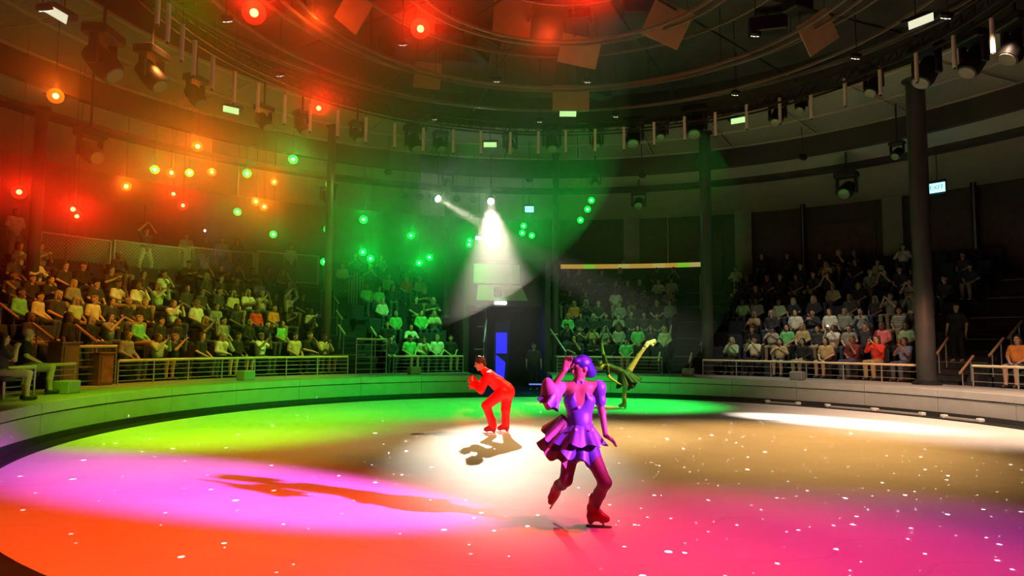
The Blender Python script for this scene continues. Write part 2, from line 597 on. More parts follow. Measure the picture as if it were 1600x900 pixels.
guard_rail(A(182, 545, 12.0), A(119, 545, 12.0), 12.0, .69, 1.62, 'taller black railing above the brown wooden cabinet', 5, .7)

# stair hand rails: short sloping rails on posts
def hand_rail(px, py, r, label, slope=.55, L=.75, mat=M_rail):
    p = cyl(px, py, r)
    a = ang(p)
    out = (pol(1, a) - CEN)
    zb = .62 + max(0, (r - 12.3)) * .525
    o = Vector((p.x, p.y, zb))
    e = empty('hand_rail', o, 0, label, 'handrail', 'short sloping stair handrails')
    h = max(.5, p.z - zb)
    d = Vector((out.x, out.y, slope)).normalized() * L
    MB().tube([Vector((0, 0, h)) - d * .5, Vector((0, 0, h)) + d * .5], .035, 8).build('grip', mat, e, smooth=True)
    for s in (-.3, .3):
        q = d * s
        gb = max(0, (q.dot(out)) * .525)
        MB().tube([Vector((q.x, q.y, gb)), Vector((q.x, q.y, h + q.z))], .018, 6).build('post', M_steel, e)
    return e


for k, (x, y, r) in enumerate([(534, 515, 13.5), (530, 492, 14.6), (525, 468, 15.9), (584, 518, 13.4)]):
    hand_rail(x, y, r, f'sloping handrail on the left stair flight, {ORD[k]} one upward' if k < 3 else 'sloping handrail right of the left stair flight', .5)
for k, (x, y, r) in enumerate([(1030, 560, 12.6), (1038, 538, 13.6), (1048, 518, 14.6)]):
    hand_rail(x, y, r, f'sloping handrail left of the right stair flight, {ORD[k]} one upward', .5)
for k, (x, y, r) in enumerate([(1079, 561, 12.6), (1097, 538, 13.8)]):
    hand_rail(x, y, r, f'sloping handrail right of the right stair flight, {ORD[k]} one upward', .5)
for k, (x, y, r) in enumerate([(1441, 567, 12.3), (1472, 541, 12.9), (1510, 570, 12.3), (1504, 513, 14.4), (1557, 542, 12.9), (1586, 515, 13.8)]):
    hand_rail(x, y, r, f'brown sloping handrail on the dark stairs at right, {ORD[k]} from left', .7, .85, pm('brown_rail', (.45, .25, .14), .45))
for k, (x, y, r) in enumerate([(12, 484, 14.2), (25, 453, 15.2), (69, 519, 12.9), (135, 521, 12.4)]):
    hand_rail(x, y, r, f'sloping handrail in the far left aisle, {ORD[k]} from left', .6, .8, pm('brown_rail', (.45, .25, .14), .45))

# tall pairs of steel standpipes at stair heads
for k, (x, y0, y1, r) in enumerate([(548, 430, 470, 17), (556, 428, 475, 16.5), (565, 432, 468, 17), (728, 440, 478, 17.5), (1096, 430, 475, 17.2), (1149, 425, 460, 18), (1155, 425, 462, 18), (505, 452, 472, 16)]):
    p, q = cyl(x, y0, r), cyl(x, y1, r)
    zb = row_z(max(0, min(7, int((r - 12.12) / .95)))) if not any(a0 < ang(p) < a1 for a0, a1 in STAIRS) else .62 + (r - 12.3) * .525
    e = empty('stair_post', (p.x, p.y, zb), 0, 'upright steel double post ' + ['at left stair head, outermost', 'at left stair head, middle', 'at left stair head, innermost', 'left of the tunnel screens', 'just left of the right stairs', 'in the right stand, left one', 'in the right stand, right one', 'beside the thin left column'][k], 'post', 'upright steel posts')
    for s in (-.06, .06):
        MB().tube([(s, 0, 0), (s, 0, max(.6, p.z - zb))], .02, 6).build('upright', M_steel, e)
    MB().tube([(-.06, 0, max(.6, p.z - zb) - .02), (.06, 0, max(.6, p.z - zb) - .02)], .02, 6).build('cross_bar', M_steel, e)

# ------------------------------------------------------------------ mesh fence along the top of the left stand
M_fence = pm('fence_paint', (.6, .62, .5), .5)
FR = 18.05
fz0 = 4.1
ft = [cyl(x, y, FR) for x, y in ((60, 363), (175, 376), (293, 388), (400, 394), (500, 399))]
fa = [ang(p) for p in ft]
for k in range(4):
    a1, a0 = fa[k] - .2, fa[k + 1] + .2
    o = pol(FR, (a0 + a1) / 2, fz0)
    e = empty('mesh_fence', o, 0, f'see-through mesh fence panel atop the left stand, {ORD[k]} from left', 'fence', 'mesh fence panels atop the left stand')
    zt0, zt1 = ft[k + 1].z - fz0, ft[k].z - fz0
    zt0 = zt1 = (zt0 + zt1) / 2
    P0, P1 = pol(FR, a0, 0) - Vector((o.x, o.y, 0)), pol(FR, a1, 0) - Vector((o.x, o.y, 0))
    MB().tube([P0 + Vector((0, 0, zt0)), P1 + Vector((0, 0, zt1))], .03, 6).build('top_rail', M_fence, e)
    MB().tube([P0 + Vector((0, 0, .08)), P1 + Vector((0, 0, .08))], .02, 6).build('bottom_rail', M_fence, e)
    for P, zt in ((P0, zt0), (P1, zt1)):
        MB().box(P + Vector((0, 0, zt / 2)), (.09, .05, zt)).build('post', M_fence, e)
    wires = MB()
    Ln = (P1 - P0).length
    d = (P1 - P0) / Ln
    nw = int(Ln / .12)
    for sgn in (1, -1):
        for i in range(-int(zt0 / .12), nw + 1):
            s0, s1 = i * .12, i * .12 + zt0
            z0, z1 = 0., zt0
            if s0 < 0:
                z0 = -s0
                s0 = 0
            if s1 > Ln:
                z1 -= s1 - Ln
                s1 = Ln
            if z1 - z0 < .05:
                continue
            if sgn < 0:
                s0, s1 = Ln - s0, Ln - s1
            wires.tube([P0 + d * s0 + Vector((0, 0, z0)), P0 + d * s1 + Vector((0, 0, z1))], .007, 3, False)
    tag(wires.build('wire_mesh', M_steel, e), kind='stuff')

# lit display ledge on top of the stand right of the tunnel
a1, a0 = A(876, 419, 18.6), A(1096, 412, 18.6)
zl = cyl(980, 416, 18.6).z
e = empty('display_ledge', pol(18.6, (a0 + a1) / 2, row_z(6)), 0, 'long glowing yellow and green strip ledge behind the stand right of tunnel', 'display')
oo = Vector(e.location)
for k in range(12):
    b0, b1 = a0 + (a1 - a0) * k / 12, a0 + (a1 - a0) * (k + 1) / 12
    c = (.25, .6, .03) if k in (1, 9) else ((.55, .32, .05) if k % 3 else (.5, .42, .12))
    m = MB().arc([(18.55, zl - .1), (18.55, zl + .1), (18.65, zl + .1), (18.65, zl - .1)], b0, b1, 1)
    m.v = [tuple(Vector(v) - oo) for v in m.v]
    m.build('light_strip', glow(f'strip_{c[0]}', c, .75), e)
m = MB().arc([(18.6, row_z(6)), (18.6, zl - .1), (18.68, zl - .1), (18.68, row_z(6))], a0, a1, 10)
m.v = [tuple(Vector(v) - oo) for v in m.v]
m.build('skirt', M_terr, e)

# ------------------------------------------------------------------ tunnel portal
pa = (GATE[0] + GATE[1]) / 2
e = empty('tunnel_portal', pol(12.6, pa, 0), math.radians(pa - 90), 'dark tunnel portal with lintel screens between the two inner stands', 'portal')
M_port = pm('portal_black', (.02, .021, .022), .6, noise=(3, .3))
hw = 1.42
for s in (-1, 1):
    MB().box((s * (hw + .1), 3.6, 2.4), (.2, 8.2, 4.8)).build('side_wall', M_port, e)
MB().box((0, .25, 4.0), (2 * hw, .5, 1.75)).build('lintel', M_port, e)
MB().box((0, 4.0, 3.2), (2 * hw, 7.0, .1)).build('tunnel_ceiling', M_port, e)
MB().box((0, 5.4, 1.7), (2 * hw, .1, 3.2)).build('tunnel_end', M_port, e)
MB().box((0, 2, .01), (2 * hw, 9, .06)).build('tunnel_floor', M_port, e)
MB().box((-.35, -.04, 4.35), (1.75, .08, .72)).build('upper_screen', pm('screen_green', (.12, .42, .2), .5), e)
m = MB()
m.add([(-1.1, -.05, 3.35), (.85, -.05, 3.35), (.6, -.05, 3.92), (-1.05, -.05, 3.92), (-1.1, .0, 3.35), (.85, .0, 3.35), (.6, .0, 3.92), (-1.05, .0, 3.92)],
      [(0, 1, 2, 3), (7, 6, 5, 4), (0, 4, 5, 1), (1, 5, 6, 2), (2, 6, 7, 3), (3, 7, 4, 0)])
m.build('lower_screen', pm('screen_olive', (.28, .4, .2), .5), e)
MB().cbox((-.2, -.1, 3.25), (.46, .1, .12), .02).build('work_light', glow('work_white', (1, 1, .98), 6), e)
MB().cbox((-.3, -.08, 3.65), (.3, .1, .36), .05).build('speaker_box', M_fix, e)
M_blue = glow('blue_reflection', (.02, .02, 1), 1.6)  # blue light reflected on a door leaf, put in as glowing sheets
bl = MB().box((-.02, .9, 1.75), (.42, .06, .8)).build('blue_sheen', M_blue, e)
m = MB()
m.add([(-.23, .9, .4), (.1, .9, .4), (.14, .9, 1.0), (-.23, .9, 1.3), (-.23, .95, .4), (.1, .95, .4), (.14, .95, 1.0), (-.23, .95, 1.3)],
      [(0, 1, 2, 3), (7, 6, 5, 4), (0, 4, 5, 1), (1, 5, 6, 2), (2, 6, 7, 3), (3, 7, 4, 0)])
m.build('blue_sheen', M_blue, e)
MB().box((0, .98, 1.3), (.6, .06, 2.6)).build('sheen_backing', M_port, e)
point('tunnel_blue', pol(12.3, pa - 3.5, 2.2), (.05, .08, 1), 14, .2)
tag(MB().box((0, 0, .04), (.62, .04, .04)).build('floor_light', glow('floor_blue', (.15, .2, 1), 1.5), loc=pol(11.4, 93.4, .25), rz=math.radians(3)), 'small blue strip light on the floor at the tunnel mouth', 'strip light')
# curved steel rails at both sides of the tunnel
for s, pts, txt in ((-1, [(750, 446, 14.6), (757, 470, 13.8), (760, 500, 13.0), (756, 535, 12.3)], 'tall bent steel handrail left of the tunnel mouth'),
                    (1, [(845, 440, 14.8), (847, 478, 13.8), (858, 512, 13.0), (884, 550, 12.2)], 'tall bent steel handrail right of the tunnel mouth')):
    P = [cyl(*q) for q in pts]
    o = Vector((P[-1].x, P[-1].y, .69))
    e = empty('bent_rail', o, 0, txt, 'handrail')
    MB().tube([p - o for p in P], .035, 8).build('grip', M_steel, e, smooth=True)
    for p in P[1:]:
        z0 = max(.62, .62 + (math.hypot(p.x - CX, p.y - CY) - 12.3) * .56)
        MB().tube([Vector((p.x, p.y, z0)) - o, p - o], .016, 6).build('post', M_steel, e)
        q = p + (pol(1, ang(p)) - CEN).cross(Vector((0, 0, 1))) * (.35 * s)
        MB().tube([p - o + Vector((0, 0, -.25)), q - o + Vector((0, 0, -.25))], .012, 5).build('bracket', M_steel, e)

# small boxes on the deck
for k, (x, y, r, txt) in enumerate([(104, 610, 10.6, 'grey speaker box on the deck edge near left frame side'), (384, 590, 10.5, 'green-lit box on the deck before the left stand'),
                                    (647, 578, 10.7, 'green-lit box on the deck left of tunnel'), (1246, 581, 10.4, 'pale grey box on the deck before right stand'), (1075, 588, 10.5, 'small dark box on deck at foot of the right stairs')]):
    p = cyl(x, y, r)
    e = empty('deck_box', (p.x, p.y, DECK), math.radians(ang(p) - 90), txt, 'box', 'boxes on the rink deck')
    MB().cbox((0, 0, .13), (.36, .34, .26), .015).build('shell', M_board, e)
    MB().box((0, -.173, .13), (.3, .012, .2)).build('front_grille', M_deck, e)
# brown wooden cabinet and dark stool area at far left
p = cyl(98, 575, 11.9)
e = empty('cabinet', (p.x, p.y, .69), math.radians(ang(p) - 90), 'brown wooden cabinet panel between the far left railings', 'cabinet')
M_wood = pm('red_brown_wood', (.32, .11, .05), .5, noise=(6, .3))
MB().cbox((0, 0, .5), (.5, .4, 1.0), .02).build('body', M_wood, e)
dr_ = MB().box((0, -.21, .5), (.4, .02, .86)).build('door', M_wood, e)
MB().lathe([(.012, 0), (.018, .02), (.01, .03)], 10, rotm((0, -1, 0)), (.15, -.22, .55)).build('knob', M_steel, dr_)
MB().box((0, 0, 1.02), (.56, .46, .04)).build('top', M_wood, e)
p = cyl(158, 572, 12.0)
e = empty('cabinet', (p.x, p.y, .69), math.radians(ang(p) - 90), 'brown wooden cabinet beneath the taller black railing', 'cabinet')
MB().cbox((0, 0, .38), (.42, .36, .76), .02).build('body', M_wood, e)
dr_ = MB().box((0, -.19, .38), (.34, .02, .62)).build('door', M_wood, e)
MB().lathe([(.012, 0), (.018, .02), (.01, .03)], 10, rotm((0, -1, 0)), (.12, -.2, .42)).build('knob', M_steel, dr_)
MB().box((0, 0, .775), (.48, .42, .03)).build('top', M_wood, e)
# rolled guide strips lying along the far right ice edge
for k, (x0, y0, x1, y1) in enumerate([(1180, 632, 1230, 634), (1275, 637, 1340, 643), (1345, 643, 1425, 649), (1470, 652, 1540, 658)]):
    a, b_ = gz(x0, y0, .05), gz(x1, y1, .05)
    aa, ab = ang(a), ang(b_)
    o = pol(R_ICE + .16, (aa + ab) / 2, .03)
    e = empty('edge_strip', o, 0, f'thin pinkish metal strip along the right ice edge, {ORD[k]} from left', 'strip', 'metal strips along the ice edge')
    m = MB().arc([(R_ICE + .1, .03), (R_ICE + .1, .075), (R_ICE + .2, .075), (R_ICE + .2, .03)], min(aa, ab), max(aa, ab), 5)
    m.v = [tuple(Vector(v) - o) for v in m.v]
    m.build('bar', M_board, e)
    for t in (aa, ab):
        MB().cbox(pol(R_ICE + .15, t, .07) - o, (.14, .14, .09), .02).build('end_block', M_white, e)

# ------------------------------------------------------------------ rig: ring truss, pipes, hanging tubes
TRR = 8.35
e = empty('ring_truss', (CEIL.x, CEIL.y, 8.5), 0, 'black circular lattice truss hanging round the rig above the ice', 'truss')
ch = [(TRR, 8.55), (TRR + .3, 8.55), (TRR + .15, 8.9)]
oo = Vector(e.location)
for r, z in ch:
    m = MB().arc([(r - .025, z - .025), (r + .025, z - .025), (r + .025, z + .025), (r - .025, z + .025)], 0, 360, 120, CEIL)
    m.v = [tuple(Vector(v) - oo) for v in m.v]
    m.build('chord', M_truss, e)
NB = 90
br = MB().tube([(0, 0, 0), (0, .29, .36)], .016, 4).mesh('brace')
br.materials.append(M_truss)
NBT = 0
for k in range(NB):
    t = -20 + 225 * k / NB
    p0 = pol(TRR, t, 8.55, CEIL) - oo
    for s in (0, 1):
        p1 = pol(TRR + .15, t + (1.25 if s == 0 else -1.25), 8.9, CEIL) - oo
        me = MB().tube([p0, p1], .016, 4).mesh('brace')
        link('brace', me, e, mat=M_truss)
e = empty('rig_grid', (CEIL.x, CEIL.y, 9.2), 0, 'dark concentric pipe grid under the black ceiling of the rig', 'pipe grid')
oo = Vector(e.location)
for r, z in ((2.2, 9.7), (3.4, 9.35), (3.75, 9.4), (4.9, 9.6), (5.9, 9.1), (6.3, 9.15), (7.1, 9.5), (7.6, 9.0), (9.3, 9.6), (9.9, 9.8)):
    m = MB().arc([(r - .03, z - .03), (r + .03, z - .03), (r + .03, z + .03), (r - .03, z + .03)], 0, 360, 90, CEIL)
    m.v = [tuple(Vector(v) - oo) for v in m.v]
    m.build('pipe', M_pipe, e)
for k in range(18):
    t = k * 20 + 4
    MB().tube([pol(2.0, t, 9.78, CEIL) - oo, pol(10.6, t, 9.92, CEIL) - oo], .035, 5).build('spoke', M_truss, e)
    MB().tube([pol(5.9, t, 9.14, CEIL) - oo, pol(5.9, t, 10.6, CEIL) - oo], .012, 4).build('hanger', M_truss, e)
# ducts and boxes in the rig
rb = [(-10 + 210 * random.random(), 2.5 + 7 * random.random(), 9.75 + .4 * random.random()) for k in range(22)]
rb = sorted([q for q in rb if 0 < proj(pol(q[1], q[0], q[2], CEIL))[0] < 1600 and proj(pol(q[1], q[0], q[2], CEIL))[1] > 0], key=lambda q: proj(pol(q[1], q[0], q[2], CEIL))[0])
for k, (t, r, z) in enumerate(rb):
    q = empty('rig_box', pol(r, t, z, CEIL), random.random() * 3, f'dark equipment box among the ceiling pipes, {ORD[k]} from left', 'equipment', 'dark boxes in the ceiling rig')
    sx, sy, sz = .4 + random.random() * .8, .3 + random.random() * .3, .2 + random.random() * .3
    MB().cbox((0, 0, 0), (sx, sy, sz), .03).build('case', M_fix, q)
    MB().tube([(0, 0, sz / 2), (0, 0, 10.6 - z)], .015, 5).build('hanger', M_truss, q)

# white hanging tubes below the truss
TUBES = [(245, 40), (261, 68), (283, 97), (302, 120), (331, 141), (365, 163), (402, 178), (444, 195), (484, 207), (527, 215), (571, 224), (616, 232), (661, 238), (708, 240), (751, 242), (797, 243), (841, 242),
         (884, 240), (930, 238), (975, 235), (1022, 228), (1070, 220), (1118, 214), (1167, 203), (1219, 194), (1268, 187), (1321, 167), (1376, 150), (1433, 130), (1492, 108), (1552, 85)]
for k, (x, y) in enumerate(TUBES):
    p = cyl(x, y, 8.05)
    q = empty('hanging_tube', p, 0, f'slim white tube hanging below the ring truss, {ORD[k]} from left', 'tube', 'white tubes hanging round the truss')
    MB().tube([(0, 0, .03), (0, 0, .75)], .045, 10).build('tube', M_tubew, q, smooth=True)
    MB().tube([(0, 0, 0), (0, 0, .04)], .03, 10).build('end_cap', M_fix, q, smooth=True)
    MB().tube([(0, 0, .75), (0, 0, 8.6 - p.z if p.z < 7.7 else .9)], .008, 5).build('cord', M_fix, q)

# tilted square baffles
for k, (x, y, Y, w, h, tx, tz, txt) in enumerate([
        (800, 30, 16.5, .95, .9, 75, 4, 'square amber baffle panel hanging top centre'), (1042, 37, 16.0, 1.0, .9, 70, 25, 'slanted tan baffle panel hanging right of top centre'),
        (905, 80, 17.5, 1.05, .75, 62, 12, 'amber baffle panel hanging below the top centre one'), (892, 153, 20.0, 1.1, .75, 82, 0, 'lowest amber baffle panel above the green work lamp'),
        (1278, 50, 15.5, .85, .8, 70, -35, 'dim grey-brown diamond baffle panel at upper right'), (552, 18, 15.5, .7, .8, 65, 40, 'dim orange folded baffle panel at upper left'),
        (668, 118, 19.5, .8, .75, 80, 6, 'faint red-brown baffle panel between two red lamps')]):
    d = ray(x, y)
    p = Vector((0, 0, EYE)) + d * (Y / d.y)
    q = empty('baffle_panel', p, 0, txt, 'panel', 'square baffles hanging in the rig')
    Mx = Matrix.Rotation(math.radians(tz), 3, 'Y') @ Matrix.Rotation(math.radians(90 - tx), 3, 'X')
    MB().cbox((0, 0, 0), (w, .04, h), .01, Mx).build('board', M_panel, q)
    MB().tube([Mx @ Vector((-w * .4, 0, h * .45)), Vector((-w * .4, .1, 10.6 - p.z))], .008, 4).build('wire', M_truss, q)
    MB().tube([Mx @ Vector((w * .4, 0, h * .45)), Vector((w * .4, .1, 10.6 - p.z))], .008, 4).build('wire', M_truss, q)

# six-diode downlights
g_d = glow('diode_warm', (1, .95, .75), 2.2)
for k, (x, y, Y) in enumerate([(70, 15, 11), (355, 32, 13), (437, 117, 16), (629, 69, 16), (776, 126, 18), (679, 185, 20.5), (843, 189, 20.5), (962, 181, 20.5), (918, 127, 18), (1180, 55, 15), (1149, 147, 18), (1337, 90, 15.5), (1478, 27, 13),
                               (607, 269, 25), (827, 280, 25.5), (1003, 274, 25.5), (1254, 246, 23.5), (631, 306, 26), (656, 308, 26), (714, 311, 26), (740, 312, 26)]):
    d = ray(x, y)
    p = Vector((0, 0, EYE)) + d * (Y / d.y)
    q = empty('downlight', p, 0, f'small round six-diode lamp glinting overhead, {ORD[k]} counted row by row' if 0 else 'small round lamp with a cluster of pale diodes overhead', 'lamp', 'small diode lamps overhead')
    q['label'] = f'small round diode-cluster lamp overhead near the {["upper left corner", "first upper red lamp", "upper left rig", "top red lamp", "centre of the rig", "left truss", "middle truss", "right truss", "lowest amber baffle", "slanted tan baffle", "right green work lamp", "dim diamond baffle", "upper right work lamp", "left bulkhead", "middle bulkhead", "right bulkhead", "far right bulkhead", "left follow spot, outermost", "left follow spot, second", "left follow spot, third", "right follow spot"][k]}'
    Mx = Matrix.Rotation(math.radians(35 if y < 200 else 62), 3, 'X')
    rr = .13 if y < 200 else .15
    hs_ = MB().lathe([(rr * .7, .1), (rr, .06), (rr, 0), (rr * .9, -.005)], 16, Mx).build('housing', M_fix, q, smooth=True)
    for j in range(6):
        t = j * PI / 3
        MB().lathe([(rr * .2, -.022), (rr * .2, -.008)], 8, Mx, Mx @ Vector((rr * .55 * math.cos(t), rr * .55 * math.sin(t), 0))).build('diode', g_d, hs_)
    zt = 10.6 if y < 200 else (9.0 if math.hypot(p.x - CEIL.x, p.y - CEIL.y) > 14.9 else 9.42)
    MB().tube([Mx @ Vector((0, 0, .1)), Vector((0, .04, max(.2, zt - p.z)))], .012, 5).build('stem', M_fix, q)

# flat work lamps
g_w = glow('work_lamp', (.5, .85, .3), 1.3)
g_y = glow('work_lamp_pale', (.9, .88, .6), .95)
for k, (x, y, Y, w, rz, txt) in enumerate([(97, 22, 11.5, .42, -30, 'upper left corner'), (364, 171, 17.5, .42, -12, 'left truss'), (887, 177, 20.3, .5, 0, 'lowest amber baffle'), (766, 225, 22, .42, 0, 'middle of the truss'),
                                           (1153, 187, 20, .5, 10, 'right truss'), (1433, 33, 13.5, .55, 22, 'upper right corner')]):
    d = ray(x, y)
    p = Vector((0, 0, EYE)) + d * (Y / d.y)
    q = empty('work_lamp', p, 0, f'flat glowing rectangular work lamp by the {txt}', 'lamp', 'flat work lamps in the rig')
    Mx = Matrix.Rotation(math.radians(-rz), 3, 'Y') @ Matrix.Rotation(math.radians(28), 3, 'X')
    hs_ = MB().cbox((0, 0, .05), (w + .08, .2, .12), .02, Mx).build('housing', M_fix, q)
    MB().box(Mx @ Vector((0, -.11, .0)), (w, .012, .16), Mx).build('lamp_face', g_w if k not in (0, 5) else g_y, hs_)
    MB().tube([(0, .05, .1), (0, .05, 10.6 - p.z)], .012, 5).build('stem', M_fix, q)

# moving-head fixtures
def moving_head(p, tgt, label, s=1.0, ztop=8.55):
    q = empty('moving_head', p, 0, label, 'stage light', 'dark stage lights hung round the ring')
    d = (Vector(tgt) - Vector(p)).normalized()
    Mx = rotm(d)
    yaw = math.atan2(d.y, d.x)
    Rz = Matrix.Rotation(yaw, 3, 'Z')
    hs_ = MB().lathe([(.09 * s, -.24 * s), (.15 * s, -.2 * s), (.17 * s, 0), (.17 * s, .16 * s), (.14 * s, .24 * s)], 14, Mx).build('head', M_fix, q, smooth=True)
    MB().lathe([(.125 * s, .235 * s), (.12 * s, .255 * s), (.06 * s, .262 * s)], 14, Mx).build('lens', M_lens, hs_, smooth=True)
    for sg in (-1, 1):
        MB().cbox(Rz @ Vector((0, sg * .21 * s, .12 * s)), (.12 * s, .06 * s, .42 * s), .02, Rz).build('yoke_arm', M_fix, q)
    MB().cbox((0, 0, .36 * s), (.32 * s, .5 * s, .14 * s), .03, Rz).build('base', M_fix, q)
    MB().tube([(0, 0, .4 * s), (0, 0, max(.5 * s, ztop - p.z))], .03, 6).build('clamp', M_fix, q)
    return q


MH = [(160, 97, 9.2, 1.5, 'upper left, leftmost'), (236, 118, 9.2, 1.4, 'upper left, second'), (305, 150, 9, 1.1, 'upper left, third'), (412, 190, 9, 1.0, 'beside the fifth white tube'), (472, 198, 9, 1.0, 'left of the truss red lamp'),
      (558, 212, 9, 1.0, 'near the tenth white tube'), (648, 224, 9, 1.35, 'left of the middle truss'), (688, 226, 9, 1.0, 'left of the middle work lamp'), (797, 228, 9, 1.0, 'right of the middle work lamp'), (862, 224, 9, 1.3, 'below the lowest amber baffle'),
      (932, 222, 9, 1.0, 'right of the lowest amber baffle'), (990, 214, 9, 1.4, 'right of centre, large'), (1033, 207, 9, 1.0, 'right of centre, small'), (1087, 198, 9, 1.5, 'by the right work lamp, large'), (1215, 182, 9, 1.1, 'right truss, slim'),
      (1252, 165, 9.3, .8, 'right truss, tiny'), (1365, 134, 9, 1.1, 'right truss, hanging low'), (1448, 112, 9, 1.5, 'atop the thick dark column'), (1522, 95, 9, 1.4, 'far right, second last'), (1588, 72, 9, 1.4, 'far right, last'),
      (140, 238, 14.2, 1.5, 'under the bulkhead at far left'), (512, 308, 14.2, 1.2, 'under the bulkhead by left column'), (700, 285, 14.4, 1.0, 'under the bulkhead left of spots'), (930, 285, 14.4, 1.0, 'under the bulkhead above green trio'), (998, 318, 15.4, 1.3, 'over the inner right stand'),
      (1323, 297, 15.0, 1.5, 'over the right stand'), (1402, 240, 13.5, .9, 'under the right soffit edge')]
for x, y, r, s, txt in MH:
    p = cyl(x, y, r, CEIL)
    moving_head(p, pol(3, ang(p), 0), f'dark moving-head stage light {txt}', s, 8.9 if r < 10 else (9.42 if r < 14.8 else 8.6))

# coloured lamps shining towards the rink; some low green ones copy lens ghosts
LC = {'orange': ((1, .13, .005), (1, .3, .05)), 'red': ((1, .015, .003), (1, .1, .03)), 'green': ((.0, 1, .06), (.06, 1, .14))}
LED = [('orange', 87, 150, 9.5, .8), ('orange', 309, 229, 13.5, 1.2), ('orange', 197, 291, 15.5, 1), ('orange', 268, 270, 15, 1), ('orange', 331, 269, 15, .8), ('orange', 429, 284, 15, .8), ('orange', 400, 315, 15, 1), ('orange', 413, 323, 15, 1),
       ('red', 397, 20, 6.2, 2.2), ('red', 657, 45, 4.5, 2.5), ('red', 928, -24, 3.0, 8), ('red', 498, 169, 8.4, 1.4), ('red', 30, 300, 14.5, 1.3), ('red', 114, 327, 14.5, 1.2), ('red', 120, 338, 14.5, 1), ('red', 271, 303, 15, 1), ('red', 286, 321, 15, 1),
       ('green', 242, 265, 15, .8), ('green', 296, 270, 15, .8), ('green', 386, 271, 15, 1), ('green', 458, 249, 14.6, 1.2), ('green', 371, 331, 15, .8), ('green', 427, 366, 15, .8), ('green', 515, 288, 14, 1), ('green', 512, 358, 13.4, 1),
       ('green', 507, 409, 13.3, .9), ('green', 568, 343, 15, 1.2), ('green', 567, 394, 15, .9), ('green', 579, 404, 15, .9), ('green', 642, 368, 15, .9), ('green', 655, 411, 15, .8), ('green', 671, 402, 15, .8), ('green', 734, 376, 15, .8),
       ('green', 733, 382, 15, .8), ('green', 818, 353, 15, .8), ('green', 816, 364, 15, .8), ('green', 831, 368, 15, .8), ('green', 924, 313, 15, .9), ('green', 918, 327, 15, .9), ('green', 907, 344, 15, .9)]
cnt = {}
for col, x, y, r, s in sorted(LED, key=lambda t: t[1]):
    p = cyl(x, y, r, CEIL if r < 10 else CEN)
    k = cnt[col] = cnt.get(col, -1) + 1
    q = empty('stage_lamp', p, 0, f'glowing {col} stage lamp on a drop pipe, {ORD[k]} {col} lamp from left', 'stage lamp', f'{col} stage lamps')
    tgt = Vector((0, 2.0, 1.8))
    d = (tgt - p).normalized()
    Mx = rotm(d)
    hs_ = MB().lathe([(.06, -.22), (.12, -.16), (.15 * s ** .5, -.01)], 14, Mx).build('housing', M_fix, q, smooth=True)
    MB().lathe([(.15 * s ** .5, -.012), (.15 * s ** .5, .0), (.1, .006), (.03, .008)], 18, Mx).build('lens', glow('lens_' + col, LC[col][0], 1.3), hs_, smooth=True)
    MB().lathe([(.055 * s ** .5, .004), (.05 * s ** .5, .016), (.02, .02)], 12, Mx).build('bulb', glow('bulb_' + col, LC[col][1], 20), hs_, smooth=True)
    rr = math.hypot(p.x - CEIL.x, p.y - CEIL.y)
    zt = 9.6 if rr < 10.8 else (9.42 if rr < 14.85 else 8.72 - (rr - 14.9) * .152)
    bk = Mx @ Vector((0, 0, -.1))
    MB().tube([bk, Vector((bk.x, bk.y, max(.25, zt - p.z)))], .007, 5).build('drop_pipe', M_fix, q)
    MB().tube([Mx @ Vector((-.17, 0, -.05)), Mx @ Vector((-.17, 0, -.24)), Mx @ Vector((.17, 0, -.24)), Mx @ Vector((.17, 0, -.05))], .012, 5).build('yoke', M_fix, q)
    spot('stage_lamp_beam', p + d * .06, Vector((0, 0, min(p.z, 6))), LC[col][0], LEDP * s * {'orange': 1.1, 'red': 1.05, 'green': .22 if x < 450 else .55}[col], 42, 1, .05)

# two white follow spots over the far stand
for k, (x, y, tg, deg, pw, txt) in enumerate([(685, 311, gz(1290, 658), 9.5, 60000, 'left'), (767, 315, gz(790, 702), 13.5, 22000, 'right')]):
    p = cyl(x, y, 14.3)
    d = (tg - p).normalized()
    Mx = rotm(d)
    q = empty('follow_spot', p, 0, f'glaring white follow spot throwing a beam, {txt} one of two', 'follow spot', 'white follow spots')
    hs_ = MB().lathe([(.1, -.6), (.15, -.5), (.16, -.02), (.13, -.02), (.13, -.06)], 16, Mx).build('barrel', M_fix, q, smooth=True)
    MB().lathe([(.125, -.05), (.12, -.03), (.04, -.02)], 16, Mx).build('lens', glow('spot_lens', (1, .93, .85), 90), hs_, smooth=True)
    MB().tube([Mx @ Vector((-.2, 0, -.3)), Vector((-.2, 0, .3)), Vector((.2, 0, .3)), Mx @ Vector((.2, 0, -.3))], .02, 6).build('yoke', M_fix, q)
    MB().tube([(0, 0, .3), (0, 0, 9.4 - p.z)], .025, 6).build('stem', M_fix, q)
    spot('follow_spot_beam', p + d * .02, tg, (1, .84, .66), pw, deg, .9, .1)

